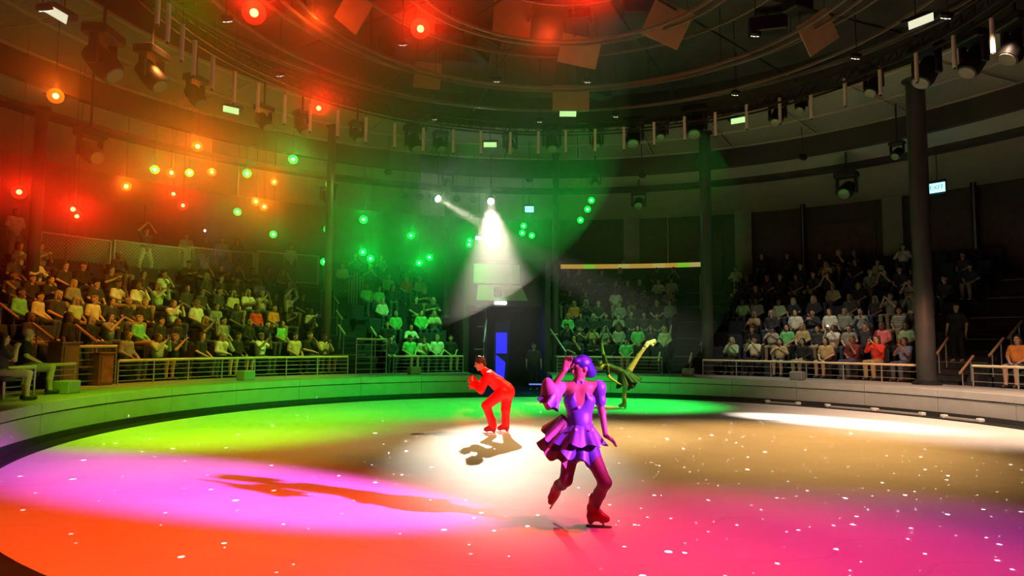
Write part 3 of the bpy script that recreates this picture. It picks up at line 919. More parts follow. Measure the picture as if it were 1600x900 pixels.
# exit signs
for x, y, r, w, h, txt in ((827, 326, 16.5, .38, .34, 'cyan-white lit exit sign left of the green lamps over the tunnel'), (1464, 292, 15.5, .5, .42, 'bright cyan exit sign beside the thick dark column'), (748, 371, 17, .3, .22, 'white lit exit sign above the left side of the tunnel')):
    p = cyl(x, y, r)
    q = empty('exit_sign', p, math.radians(ang(p) - 90), txt, 'sign', 'lit exit signs')
    MB().cbox((0, .03, 0), (w + .06, .08, h + .06), .015).build('housing', M_fix, q)
    MB().box((0, -.015, -.03), (w, .02, h * .75)).build('sign_face', glow('exit_cyan', (.35, .95, 1), 2.2), q)
    cu = bpy.data.curves.new('lettering', 'FONT')
    cu.body = 'EXIT'
    cu.size = h * .5
    cu.align_x = 'CENTER'
    cu.align_y = 'CENTER'
    cu.extrude = .002
    t = bpy.data.objects.new('lettering', cu)
    COL.objects.link(t)
    dg = bpy.context.evaluated_depsgraph_get()
    me = bpy.data.meshes.new_from_object(t.evaluated_get(dg))
    bpy.data.objects.remove(t)
    t = link('lettering', me, q, (0, -.03, -.03), mat=pm('exit_letter', (.02, .3, .2), .5))
    t.rotation_euler = (PI / 2, 0, 0)
    MB().tube([(0, .03, h / 2), (0, .03, max(.3, 8.45 - p.z))], .015, 5).build('stem', M_fix, q)
    point('exit_glow', p + (CEN - p).normalized() * .2 + Vector((0, 0, -.25)), (.1, .85, 1), 3, .1)
# tall slim steel tubes before the right wall
for k, (x, y0) in enumerate([(1045, 340), (1254, 315), (1520, 280)]):
    p = cyl(x, y0, 19.9)
    q = empty('wall_tube', (p.x, p.y, 4.4), 0, f'slim dark tube with a bright edge before the back wall, {ORD[k]} from left', 'tube', 'slim tubes before the back wall')
    MB().tube([(0, 0, 0), (0, 0, p.z - 4.4)], .11 if k else .05, 10).build('tube', M_fix, q, smooth=True)
    MB().tube([(-.08, -.12, .1), (-.08, -.12, p.z - 4.3)], .025, 6).build('chrome_edge', M_steel, q, smooth=True)
    MB().tube([(0, 0, p.z - 4.4), (0, 0, p.z - 4.25)], .13 if k else .07, 10).build('top_cap', M_steel, q, smooth=True)

# ------------------------------------------------------------------ organic surfaces: smooth union of tapered limbs, then surface nets
def sdf_mesh(name, prims, vox, k=.03):
    lo, hi = np.full(3, 1e9), np.full(3, -1e9)
    for p in prims:
        if p[0] == 'c':
            for q, r in ((p[1], p[3]), (p[2], p[4])):
                lo = np.minimum(lo, np.array(q) - r)
                hi = np.maximum(hi, np.array(q) + r)
        else:
            m = max(p[2])
            lo = np.minimum(lo, np.array(p[1]) - m)
            hi = np.maximum(hi, np.array(p[1]) + m)
    lo -= vox * 4
    hi += vox * 4
    n = np.ceil((hi - lo) / vox).astype(int) + 1
    D = np.full(n, .5, np.float32)
    ax = [lo[i] + vox * np.arange(n[i]) for i in range(3)]
    for p in prims:
        kk = p[5] if len(p) > 5 and p[0] == 'c' and p[5] is not None else (p[4] if p[0] == 'e' and len(p) > 4 and p[4] is not None else k)
        if p[0] == 'c':
            a, b = np.array(p[1], float), np.array(p[2], float)
            mn, mxx = np.minimum(a - p[3], b - p[4]), np.maximum(a + p[3], b + p[4])
        else:
            mn, mxx = np.array(p[1]) - max(p[2]), np.array(p[1]) + max(p[2])
        pad = kk + 3 * vox
        i0 = np.clip(np.floor((mn - pad - lo) / vox).astype(int), 0, n - 1)
        i1 = np.clip(np.ceil((mxx + pad - lo) / vox).astype(int) + 1, 1, n)
        X, Y, Z = np.meshgrid(*[ax[i][i0[i]:i1[i]] for i in range(3)], indexing='ij')
        if p[0] == 'c':
            ab = b - a
            L = max(1e-9, float(ab @ ab))
            t = np.clip(((X - a[0]) * ab[0] + (Y - a[1]) * ab[1] + (Z - a[2]) * ab[2]) / L, 0, 1)
            d = np.sqrt((X - a[0] - t * ab[0]) ** 2 + (Y - a[1] - t * ab[1]) ** 2 + (Z - a[2] - t * ab[2]) ** 2) - (p[3] + (p[4] - p[3]) * t)
        else:
            P = np.stack([X - p[1][0], Y - p[1][1], Z - p[1][2]], -1)
            if len(p) > 3 and p[3] is not None:
                P = P @ np.array(p[3])
            r = np.array(p[2], float)
            k0 = np.sqrt(((P / r) ** 2).sum(-1))
            k1 = np.sqrt(((P / r ** 2) ** 2).sum(-1)) + 1e-9
            d = k0 * (k0 - 1) / k1
        S = D[i0[0]:i1[0], i0[1]:i1[1], i0[2]:i1[2]]
        h = np.clip(.5 + .5 * (S - d) / kk, 0, 1)
        S[...] = S + (d - S) * h - kk * h * (1 - h)
    ins = D < 0
    c8 = [ins[i:n[0] - 1 + i, j:n[1] - 1 + j, l:n[2] - 1 + l] for i in (0, 1) for j in (0, 1) for l in (0, 1)]
    an, al = np.zeros_like(c8[0]), np.ones_like(c8[0])
    for c in c8:
        an |= c
        al &= c
    act = an & ~al
    idx = np.argwhere(act)
    num = np.full(act.shape, -1, int)
    num[act] = np.arange(len(idx))
    acc, cnt = np.zeros((len(idx), 3)), np.zeros(len(idx))
    off = [(i, j, l) for i in (0, 1) for j in (0, 1) for l in (0, 1)]
    for a in range(8):
        for bq in range(a + 1, 8):
            if sum(abs(off[a][q] - off[bq][q]) for q in range(3)) != 1:
                continue
            ia, ib = idx + off[a], idx + off[bq]
            da, db = D[tuple(ia.T)], D[tuple(ib.T)]
            m = (da < 0) != (db < 0)
            t = (da / (da - db + 1e-12))[:, None]
            pt = ia + (ib - ia) * t
            acc[m] += pt[m]
            cnt[m] += 1
    V = lo + vox * acc / cnt[:, None]
    Q = []
    for axis in range(3):
        sl0 = [slice(None)] * 3
        sl1 = [slice(None)] * 3
        sl0[axis], sl1[axis] = slice(0, -1), slice(1, None)
        A0, A1 = ins[tuple(sl0)], ins[tuple(sl1)]
        e = np.argwhere(A0 != A1)
        u, v = [q for q in range(3) if q != axis]
        e = e[(e[:, u] > 0) & (e[:, v] > 0)]
        du, dv = np.zeros(3, int), np.zeros(3, int)
        du[u], dv[v] = 1, 1
        f = np.stack([num[tuple((e - du - dv).T)], num[tuple((e - dv).T)], num[tuple(e.T)], num[tuple((e - du).T)]], 1)
        flip = A0[tuple(e.T)] ^ (axis == 1)
        f[~flip] = f[~flip][:, ::-1]
        Q.append(f)
    Q = np.concatenate(Q)
    me = bpy.data.meshes.new(name)
    me.vertices.add(len(V))
    me.vertices.foreach_set('co', V.astype(np.float32).ravel())
    me.loops.add(len(Q) * 4)
    me.loops.foreach_set('vertex_index', Q.astype(np.int32).ravel())
    me.polygons.add(len(Q))
    me.polygons.foreach_set('loop_start', np.arange(0, len(Q) * 4, 4, dtype=np.int32))
    me.polygons.foreach_set('use_smooth', np.ones(len(Q), bool))
    me.update(calc_edges=True)
    return me, V, Q


def paint(me, V, Q, spots):                   # other skin colours (eyes, lips) on faces near given points: (slot, centre, radius)
    fc = V[Q].mean(1)
    mi = np.zeros(len(Q), np.int32)
    for slot, c, r in spots:
        mi[((fc - np.array(c)) ** 2).sum(1) < r * r] = slot
    me.polygons.foreach_set('material_index', mi)


def c(a, b, r0, r1=None, k=None):
    return ('c', tuple(a), tuple(b), r0, r0 if r1 is None else r1, k)


def head_prims(o, s=1.0, R=None):
    """Head looking along local -Y; o = centre of the skull."""
    o = np.array(o, float)
    R = np.eye(3) if R is None else np.array(R)

    def t(p): return tuple(o + R @ (np.array(p) * s))
    E = lambda p, r, k=.02: ('e', t(p), tuple(x * s for x in r), R, k)
    P = [E((0, .012, .02), (.074, .092, .09)), E((0, -.025, -.045), (.056, .062, .07), .03),
         c(t((0, -.082, .015)), t((0, -.104, -.022)), .009 * s, .014 * s, .012),       # nose
         E((0, -.055, -.1), (.026, .024, .02)), E((.076, .008, -.012), (.012, .022, .032), .01), E((-.076, .008, -.012), (.012, .022, .032), .01),
         E((0, -.072, .036), (.05, .016, .012), .02), E((0, -.082, -.06), (.024, .012, .01), .01)]
    sp = [(1, t((.03, -.083, .012)), .015 * s), (1, t((-.03, -.083, .012)), .015 * s), (2, t((0, -.094, -.06)), .02 * s)]
    return P, sp


def hand_prims(w, d, palm, s=1.0, curl=.5, side=1):
    """Palm and five fingers: w wrist, d finger direction, palm = palm normal."""
    w, d, pn = Vector(w), Vector(d).normalized(), Vector(palm)
    pn = (pn - d * pn.dot(d)).normalized()
    x = d.cross(pn) * side
    P = []
    for o in (-.024, 0, .024):
        P.append(c(w + x * o * .6 * s, w + d * .075 * s + x * o * s, .015 * s, .014 * s, .015))
    for i, (o, L) in enumerate(((-.031, .062), (-.011, .075), (.010, .07), (.030, .055))):
        b0 = w + d * .08 * s + x * o * s
        a1 = b0 + (d * (1 - curl * .35) + pn * curl * .6).normalized() * L * .5 * s
        a2 = a1 + (d * (1 - curl) + pn * curl).normalized() * L * .55 * s
        P += [c(b0, a1, .0095 * s, .009 * s, .005), c(a1, a2, .009 * s, .0075 * s, .005)]
    b0 = w + d * .025 * s - x * .028 * s
    a1 = b0 + (d * .6 - x * .75 + pn * .3).normalized() * .04 * s
    a2 = a1 + (d * .9 - x * .25 + pn * .35).normalized() * .032 * s
    P += [c(b0, a1, .012 * s, .010 * s, .008), c(a1, a2, .010 * s, .008 * s, .005)]
    return P


# ------------------------------------------------------------------ seated audience
SKIN = [pm(f'skin_{i}', q, .55, noise=(20, .06)) for i, q in enumerate([(.62, .4, .28), (.55, .33, .22), (.42, .24, .15), (.25, .13, .08), (.68, .46, .34)])]
M_eye = pm('eye_dark', (.02, .015, .012), .2)
M_lip = pm('lips', (.4, .12, .1), .45)
HAIRM = {q: pm('hair_' + q, v, .5, noise=(60, .4)) for q, v in {'black': (.012, .01, .009), 'brown': (.06, .03, .015), 'fair': (.3, .2, .09), 'grey': (.3, .29, .27)}.items()}
CLOTH = {'white': (.75, .74, .7), 'cream': (.62, .56, .4), 'pale green': (.42, .62, .38), 'green': (.15, .6, .22), 'grey': (.25, .26, .25), 'black': (.015, .015, .018), 'dark': (.04, .04, .05), 'red': (.75, .05, .03),
         'tan': (.5, .38, .2), 'pink': (.75, .2, .28), 'blue': (.18, .26, .5), 'yellow': (.7, .6, .08), 'maroon': (.16, .02, .03), 'orange': (.75, .25, .05)}
CLM = {q: pm('cloth_' + q.replace(' ', '_'), v, .85, noise=(12, .1), bump=(60, .25)) for q, v in CLOTH.items()}
M_stripe = bpy.data.materials.new('cloth_stripe')
M_stripe.use_nodes = True
_t = M_stripe.node_tree
_w = _t.nodes.new('ShaderNodeTexWave')
_w.bands_direction = 'Z'
_w.inputs['Scale'].default_value = 6
_r = _t.nodes.new('ShaderNodeValToRGB')
_r.color_ramp.interpolation = 'CONSTANT'
_r.color_ramp.elements[0].color, _r.color_ramp.elements[1].color = (.03, .03, .04, 1), (.7, .68, .62, 1)
_r.color_ramp.elements[1].position = .5
_c = _t.nodes.new('ShaderNodeTexCoord')
_t.links.new(_c.outputs['Object'], _w.inputs['Vector'])
_t.links.new(_w.outputs['Fac'], _r.inputs['Fac'])
_t.links.new(_r.outputs['Color'], _t.nodes['Principled BSDF'].inputs['Base Color'])
CLM['striped'] = M_stripe
M_jean = pm('cloth_denim', (.06, .08, .14), .9, noise=(20, .2))
M_khaki = pm('cloth_khaki', (.35, .28, .17), .9, noise=(20, .1))
M_pwhite = pm('cloth_pale_trousers', (.7, .68, .6), .9, noise=(20, .08))
M_shoe = pm('shoe_leather', (.04, .035, .03), .5)
HC = (0, .03, 1.22)
ARMS = {'lap': (((.25, .06, .78), (.11, -.2, .63)), ((.25, .06, .78), (.1, -.19, .63))),
        'clap': (((.27, -.06, .8), (.045, -.27, .96)), ((.27, -.06, .8), (.045, -.27, .96))),
        'fold': (((.26, -.04, .8), (-.07, -.2, .84)), ((.26, -.04, .8), (-.07, -.17, .88))),
        'film': (((.24, -.14, .86), (.05, -.28, 1.14)), ((.24, -.14, .86), (.05, -.28, 1.14))),
        'high': (((.31, -.08, 1.2), (.1, -.16, 1.46)), ((.31, -.08, 1.2), (.1, -.16, 1.46))),
        'chin': (((.22, -.16, .8), (.06, -.15, 1.06)), ((.25, .05, .78), (.02, -.2, .7))),
        'pray': (((.22, -.12, .8), (.03, -.19, 1.04)), ((.22, -.12, .8), (.03, -.19, 1.04)))}
POSE_TXT = {'lap': 'hands in lap', 'clap': 'clapping', 'fold': 'arms folded', 'film': 'filming', 'high': 'arms overhead', 'chin': 'hand at chin', 'pray': 'hands clasped', 'stand': 'standing', 'standup': 'standing with arms raised'}
BODY, SHIRT = {}, {}
HIP = .095


def torso(r=0.0):
    return [c((0, .06, .56), (0, .08, .72), .125 + r, .12 + r, .05), c((-.07, .07, .74), (-.1, .07, .95), .098 + r, .095 + r, .06), c((.07, .07, .74), (.1, .07, .95), .098 + r, .095 + r, .06),
            c((-.14, .07, 1.0), (.14, .07, 1.0), .066 + r, .066 + r, .05)]


LEGS = []
for s in (-1, 1):
    LEGS += [c((s * .09, .04, .53), (s * .12, -.4, .53), .085, .062, .03), c((s * .12, -.4, .52), (s * .12, -.37, .3), .06, .056, .02), c((s * .12, -.37, .3), (s * .12, -.38, .1), .055, .04, .02), c((s * .12, -.37, .06), (s * .125, -.5, .035), .045, .032, .02)]
for ps, (La, Ra) in ARMS.items():
    arms, sl, ss = [], [], []
    for s, (el, wr) in ((1, La), (-1, Ra)):
        sh = np.array((s * .175, .07, 1.0))
        el = np.array((s * el[0], el[1], el[2]))
        wr = np.array((s * wr[0], wr[1], wr[2]))
        arms += [c(sh, el, .05, .042, .03), c(el, wr, .042, .028, .02)]
        dr = wr - el
        arms += hand_prims(wr, dr, (-s, 0, 0) if ps in ('clap', 'pray') else (0, -1 if ps in ('film', 'high') else .2, -.6), 1.0, .35 if ps in ('clap', 'pray') else .75, s)
        sl += [c(sh, el, .062, .054, .03), c(el, el + dr * .86, .052, .04, .02)]
        ss += [c(sh, sh + (el - sh) * .68, .064, .062, .03)]
    hp, sp_ = head_prims(HC)
    me, V, Q = sdf_mesh('body_' + ps, hp + [c((0, .06, 1.0), (0, .04, 1.14), .052, .05, .03)] + torso(-.012) + LEGS + arms, .0125)
    paint(me, V, Q, sp_)
    me.materials.append(SKIN[0])
    me.materials.append(M_eye)
    me.materials.append(M_lip)
    BODY[ps] = me
    for q, extra in (('long', sl), ('short', ss)):
        me, V, Q = sdf_mesh('shirt_' + ps, torso(.012) + extra, .0135)
        me.materials.append(CLM['white'])
        SHIRT[ps, q] = me
TROU = {}
lg = [c((0, .06, .52), (0, .06, .6), .14, .138, .05)]
sh_ = [c((0, .06, .52), (0, .06, .6), .14, .138, .05)]
for s in (-1, 1):
    lg += [c((s * .09, .04, .53), (s * .12, -.4, .53), .1, .075, .03), c((s * .12, -.4, .52), (s * .12, -.37, .12), .072, .06, .02)]
    sh_ += [c((s * .09, .04, .53), (s * .12, -.31, .53), .1, .085, .03)]
for q, pr in (('long', lg), ('short', sh_)):
    me, V, Q = sdf_mesh('trousers', pr, .0135)
    me.materials.append(M_jean)
    TROU[q] = me
me, V, Q = sdf_mesh('shoe', [c((0, .02, .05), (0, -.13, .04), .05, .042, .03), ('e', (0, -.05, .02), (.045, .13, .03))], .0125)
me.materials.append(M_shoe)
SHOE = me
HAIR = {}
hx, hy, hz = HC
for q, pr in (('short', [('e', (hx, hy + .03, hz + .045), (.084, .09, .08)), ('e', (hx, hy + .06, hz - .01), (.07, .05, .075)), ('e', (hx, hy - .045, hz + .08), (.06, .045, .028))]),
              ('long', [('e', (hx, hy + .03, hz + .045), (.09, .096, .086)), c((-.075, hy + .03, hz), (-.09, hy + .05, hz - .24), .036, .045), c((.075, hy + .03, hz), (.09, hy + .05, hz - .24), .036, .045), c((0, hy + .08, hz), (0, hy + .1, hz - .26), .06, .07)]),
              ('bob', [('e', (hx, hy + .03, hz + .045), (.092, .096, .086)), c((-.075, hy + .02, hz), (-.08, hy + .03, hz - .1), .036, .034), c((.075, hy + .02, hz), (.08, hy + .03, hz - .1), .036, .034), c((0, hy + .08, hz), (0, hy + .07, hz - .1), .06, .055)]),
              ('cap', [('e', (hx, hy + .015, hz + .05), (.086, .1, .075)), c((-.03, hy - .1, hz + .05), (.03, hy - .1, hz + .05), .022, .022)])):
    me, V, Q = sdf_mesh('hair', pr, .0125)
    me.materials.append(HAIRM['black'])
    HAIR[q] = me
# a standing figure (arms down / arms raised)
for ps in ('stand', 'standup'):
    hp, sp_ = head_prims((0, 0, 1.62))
    arms, sl = [], []
    for s in (-1, 1):
        sh = np.array((s * .18, .02, 1.4))
        el = np.array((s * .26, .02, 1.13)) if ps == 'stand' else np.array((s * .3, -.05, 1.6))
        wr = np.array((s * .27, -.06, .88)) if ps == 'stand' else np.array((s * .1, -.1, 1.84))
        arms += [c(sh, el, .05, .042, .03), c(el, wr, .042, .028, .02)] + hand_prims(wr, wr - el, (-s, 0, 0), 1, .4, s)
        sl += [c(sh, sh + (el - sh) * .8, .064, .058, .03)]
    tr = lambda r: [c((0, .02, .95), (0, .02, 1.1), .13 + r, .12 + r, .05), c((-.08, .02, 1.12), (-.1, .02, 1.34), .1 + r, .09 + r, .06), c((.08, .02, 1.12), (.1, .02, 1.34), .1 + r, .09 + r, .06), c((-.14, .02, 1.4), (.14, .02, 1.4), .065 + r, .065 + r, .05)]
    lg2, tl = [], []
    for s in (-1, 1):
        sx = s * (.1 if ps == 'stand' else .2)
        lg2 += [c((s * .09, .02, .92), (sx, .0, .5), .085, .06, .03), c((sx, 0, .5), (sx * 1.15, .03, .1), .06, .042, .02), c((sx * 1.15, .03, .06), (sx * 1.2, -.12, .035), .045, .034, .02)]
        tl += [c((s * .08, .02, .93), (sx, .0, .5), .1, .078, .03), c((sx, 0, .5), (sx * 1.15, .03, .1), .076, .066, .02)]
    me, V, Q = sdf_mesh('body_' + ps, hp + [c((0, .02, 1.4), (0, 0, 1.55), .055, .05, .03)] + tr(-.012) + lg2 + arms, .0125)
    paint(me, V, Q, sp_)
    for q in (SKIN[0], M_eye, M_lip):
        me.materials.append(q)
    BODY[ps] = me
    me, V, Q = sdf_mesh('shirt_' + ps, tr(.012) + sl, .0135)
    me.materials.append(CLM['white'])
    SHIRT[ps, 'long'] = SHIRT[ps, 'short'] = me
    me, V, Q = sdf_mesh('trousers_' + ps, tl + [c((0, .02, .95), (0, .02, 1.0), .138, .135, .05)], .0135)
    me.materials.append(M_jean)
    TROU[ps] = me


def set_mat(o, m, slot=0):
    o.material_slots[slot].link = 'OBJECT'
    o.material_slots[slot].material = m


PEOPLE = []


def person(pos, rz, pose, shirt, hair, hcol, sleeve, legs='long', trou=None, shoes=False, skin=None, scale=1.0, info=None):
    e = empty('person', pos, rz)
    e.scale = (scale,) * 3
    b = link('body', BODY[pose], e)
    set_mat(b, SKIN[skin if skin is not None else random.choice((0, 0, 1, 1, 2, 3, 4))])
    s = link('shirt', SHIRT[pose, sleeve], e)
    set_mat(s, CLM[shirt])
    t = link('trousers', TROU[pose if pose.startswith('stand') else legs], e)
    set_mat(t, trou or random.choice((M_jean, M_jean, CLM['black'], M_khaki)))
    if hair != 'bald':
        h = link('cap' if hair == 'cap' else 'hair', HAIR[hair], e)
        set_mat(h, CLM['dark'] if hair == 'cap' else HAIRM[hcol])
        if pose.startswith('stand'):
            h.location = (0, -.03, .4)
    if shoes:
        for sg in (-1, 1):
            link('shoe', SHOE, e, (sg * .12, -.38, 0))
    PEOPLE.append((e, info))
    return e


M_phone = pm('phone_case', (.02, .02, .025), .3)


def phone(e, pose, label, light=None, wide=False):
    zz = {'film': 1.24, 'high': 1.55}[pose]
    yy = {'film': -.33, 'high': -.2}[pose]
    p = e.matrix_basis @ Vector((0, yy, zz))
    q = empty('phone', p, e.rotation_euler.z, label, 'phone', 'phones held up by the audience')
    w, h = (.15, .075) if wide else (.075, .15)
    cs_ = MB().cbox((0, 0, 0), (w, .01, h), .004).build('case', M_phone, q)
    MB().box((0, .006, 0), (w * .92, .003, h * .94)).build('screen', glow('phone_screen', (.8, .9, 1), 1.2), q)
    lens = MB().lathe([(.02 if light else .012, 0), (.02 if light else .012, .006)], 10, rotm((0, -1, 0)), (w * .22, -.005, h * .3))
    lens.build('camera_lens', glow('phone_flash', (.95, .97, 1), light) if light else M_lens, cs_)
    return q


# every visible spectator: pixel of the head, clothing, pose (w white, c cream, p pale green, g green, e grey, k black, d dark, r red, t tan, i pink, b blue, y yellow, m maroon, s striped, o orange)
CODE = dict(w='white', c='cream', p='pale green', g='green', e='grey', k='black', d='dark', r='red', t='tan', i='pink', b='blue', y='yellow', m='maroon', s='striped', o='orange')
PCODE = dict(l='lap', c='clap', f='fold', m='film', h='high', n='chin', y='pray')
LIST = '''26,412dl 60,412wf 104,420dl 132,422kl 176,420dc 226,428dl 258,426wn 22,443dl 53,440kl 81,441kf 118,443el 153,444dl 186,443wn 218,445wn 250,444pm 78,468gl 106,472cl 153,466pl 181,471cl 213,475kl 229,466kl 273,470wm 310,468wl
149,499kl 174,502em 220,500gl 254,503kl 280,503kl 202,534el 250,532pm 276,528km 318,528kl 347,435dl 372,438dl 453,437dm 501,438dl 317,456dl 380,455cl 402,459wf 428,468sm 460,468wh 488,461wl 340,474el 372,474kl 402,477rl 430,480ol 492,474kh
323,504km 351,501el 392,503kl 423,506km 442,506gl 509,502cy 354,534wn 374,532kl 410,526wm 476,536cl 493,531kn 295,455dl 330,440dl 200,470dl 130,470dl 345,455dl 445,455dl 475,440dl
583,442gl 608,438gl 636,442rl 657,441pl 688,438dl 708,438dl 593,456gl 614,459kl 664,460kf 700,460pc 724,460wl 598,477wl 619,480gl 651,477kl 679,482cf 707,473pl 605,502kl 643,505wf 676,497gl 703,501wl 724,502pc 611,525dl 652,530gl 677,526cn 705,523kl 733,525pl 640,424dl 680,424dl 600,424dl
897,537dn 928,542kf 951,542kl 978,543gl 885,522wl 910,522dm 939,519tm 967,520sl 998,520gl 1020,516dl 895,502gl 917,503dc 948,503em 973,502dl 988,500dl 1005,500ey 1023,500dl 1038,504cl 903,473ol 920,473dc 994,490dl 1014,490dl 1027,489dl 1046,488el 962,456wl 969,473el 988,460dl 1007,458dl 1029,469kl 1053,468cf 1066,454el
964,436dl 984,442dl 999,444dl 1029,443wf 1075,430wl 940,432dl 1026,430dl 1052,428km 890,455dl 915,450dl 935,470dl 905,430dl
1143,536py 1178,541cm 1218,542tc 1253,545kl 1289,541tl 1330,539mn 1369,542rm 1412,545by 1174,520kl 1206,520sc 1237,519gl 1270,522tl 1326,518wm 1377,518il 1177,498tf 1204,499dl 1242,497wl 1269,500dc 1302,500dl 1338,506el 1368,500dh 1414,500pl 1163,466pl 1181,470el 1218,468pl 1238,464dl 1302,481wl 1330,480el 1343,480el 1405,476sl 1270,470dl 1430,478dm
1166,428dl 1200,428dl 1243,440dl 1270,438dl 1300,442cl 1326,460dl 1366,462dl 1390,460em 1218,438dl 1364,432el 1382,432dm 1292,426dm 1280,405dl 1335,405kl 1370,405tl 1430,400dl 1180,445dl 1340,440dl 1420,440em 1250,420dl 1230,405dl 1190,405dl 1425,455em 1405,425dl
1540,450pl 1475,445dl 1590,560ol 1575,400dl'''
cells = {}
for tok in LIST.split():
    xy, cd = tok[:-2], tok[-2:]
    x, y = [float(v) for v in xy.split(',')]
    best = None
    for nm, (a0, a1, N) in STANDS.items():
        for i in range(N):
            p = cyl(x, y, row_r(i) + .1)
            a = ang(p)
            if a > 300:
                a -= 360
            if a0 + .9 < a < a1 - .9:
                dz = abs(p.z - (row_z(i) + 1.2))
                if best is None or dz < best[0]:
                    best = (dz, nm, i, a)
    if best is None or best[0] > .75:
        continue
    cells.setdefault((best[1], best[2]), []).append([best[3], CODE[cd[0]], PCODE[cd[1]], x])
STAND_TXT = {'left': 'left stand', 'inner left': 'stand left of tunnel', 'inner right': 'stand right of tunnel', 'right': 'right stand', 'far right': 'far right stand'}
n_phone = 0
SEATS = []
for nm, (a0, a1, N) in STANDS.items():
    for i in range(N):
        r = row_r(i) + .1
        lst = sorted(cells.get((nm, i), []))
        st = math.degrees(.6 / r)
        ok = []
        for q in lst:                          # keep neighbours an elbow apart
            if ok and q[0] - ok[-1][0] < st * .85:
                q[0] = ok[-1][0] + st * .85
            if q[0] < a1 - .8:
                ok.append(q)
        # empty and extra seats fill the gaps
        full = [q[0] for q in ok]
        a = a0 + st * .75
        lim = a1 - st * .6
        while a < lim:
            if all(abs(a - b) > st * .85 for b in full):
                px = proj(pol(r, a, row_z(i) + 1.2))[0]
                vis = -30 < px < 1630
                dens = {'left': .45, 'inner left': .3, 'inner right': .3, 'right': .25, 'far right': 0}[nm]
                if vis and (i > 0) and random.random() < dens:
                    ok.append([a, random.choice(('dark', 'grey', 'black', 'cream', 'white', 'dark')), random.choice(('lap', 'lap', 'fold', 'clap', 'chin')), px])
                elif vis and nm != 'far right':
                    SEATS.append((nm, i, a, False))
                full.append(a)
            a += st
        if nm == 'left':                        # keep the aisle near the left frame edge free
            ok = [q for q in ok if -25 < proj(pol(r, q[0], row_z(i)))[0]]
        ok.sort(key=lambda q: -q[0])
        for j, (a, colr, pose, x) in enumerate(ok):
            SEATS.append((nm, i, a, True))
            front = i == 0
            legs = 'short' if front and random.random() < .4 else 'long'
            hr = random.choice(('short', 'short', 'long', 'bob', 'short', 'long', 'cap' if random.random() < .3 else 'bob'))
            e = person(pol(r + .0, a, row_z(i) if i else .69), math.radians(a - 90 + random.uniform(-10, 10)) + (math.radians(18) if nm == 'left' else math.radians(-8) if nm == 'right' else 0), pose, colr, hr,
                       random.choice(('black', 'black', 'brown', 'brown', 'fair', 'grey')), random.choice(('long', 'short')), legs, shoes=front, scale=random.uniform(.94, 1.04))
            rowtxt = 'front row' if i == 0 else f'{ORD[i]} row'
            tag(e, f'person in {colr.replace("pale green", "light-green")}, {POSE_TXT[pose]}, {rowtxt} of {STAND_TXT[nm]}, {ORD[j]} from left', 'person', 'audience seated in the stands')
            if pose in ('film', 'high'):
                lt = 150 if (nm == 'right' and i in (1, 2) and 1310 < x < 1345) else None
                phone(e, pose, f'phone held by {ORD[j]} spectator from left, {rowtxt} of {STAND_TXT[nm]}', lt, random.random() < .4)
# theatre seats
SM = {}
SM['seat_cushion'] = MB().cbox((0, -.02, .38), (.5, .5, .13), .035).mesh('seat_cushion')
SM['backrest'] = MB().cbox((0, .27, .66), (.52, .1, .62), .04, Matrix.Rotation(math.radians(-8), 3, 'X')).mesh('backrest')
SM['base'] = MB().cbox((0, .05, .16), (.4, .3, .32), .02).mesh('base')
SM['armrest'] = MB().cbox((.285, .02, .56), (.05, .42, .05), .012).mesh('armrest')
for q, m in (('seat_cushion', M_seat), ('backrest', M_seat), ('base', M_seatw), ('armrest', M_seatw)):
    SM[q].materials.append(m)
seen = {}
for nm, i, a, occ in sorted(SEATS, key=lambda t: (t[0], t[1], -t[2])):
    k = seen[nm, i] = seen.get((nm, i), -1) + 1
    px, py = proj(pol(row_r(i) + .3, a, row_z(i) + .8))
    if not (-15 < px < 1615):
        continue
    rowtxt = 'front row' if i == 0 else f'{ORD[i]} row'
    e = empty('theatre_seat', pol(row_r(i) + .12, a, row_z(i) if i else .69), math.radians(a - 90), f'{"taken" if occ else "empty"} navy theatre seat, {rowtxt} of {STAND_TXT[nm]}, {ORD[min(k, 39)]} seat from left', 'seat', 'navy theatre seats in the stands')
    for q in ('seat_cushion', 'backrest', 'base', 'armrest'):
        link(q, SM[q], e)
print('people', len(PEOPLE), 'seats', len(SEATS))
# people standing behind the mesh fence
for k, (x, y, colr, pose, hr, tr, txt) in enumerate([(230, 350, 'dark', 'standup', 'short', M_pwhite, 'person with raised arms and pale trousers behind the mesh fence'), (292, 368, 'cream', 'stand', 'short', None, 'person in cream top standing behind the mesh fence'), (372, 372, 'dark', 'stand', 'long', None, 'person in dark clothes standing behind the mesh fence, near a green lamp'),
                                               (25, 345, 'white', 'stand', 'short', CLM['grey'], 'person in pale top standing at the left frame edge behind stand'), (455, 385, 'cream', 'stand', 'short', None, 'person in cream standing behind the right end of mesh fence'), (348, 374, 'grey', 'stand', 'short', None, 'person in grey standing behind the middle of the mesh fence')]):
    p = cyl(x, y, 18.75)
    e = person((p.x, p.y, 4.1), math.radians(ang(p) - 90), pose, colr, hr, 'black', 'long', trou=tr, scale=1.0)
    tag(e, txt, 'person', 'people standing behind the fence')
# woman filming on her feet in the left aisle, attendants and others
def stander(x, y, r, zf, pose, colr, hair, txt, tr=None, turn=0):
    p = cyl(x, y, r)
    e = person((p.x, p.y, zf), math.radians(ang(p) - 90 + turn), pose, colr, hair, 'black', 'long', trou=tr or CLM['black'])
    return tag(e, txt, 'person', 'people standing round the rink')


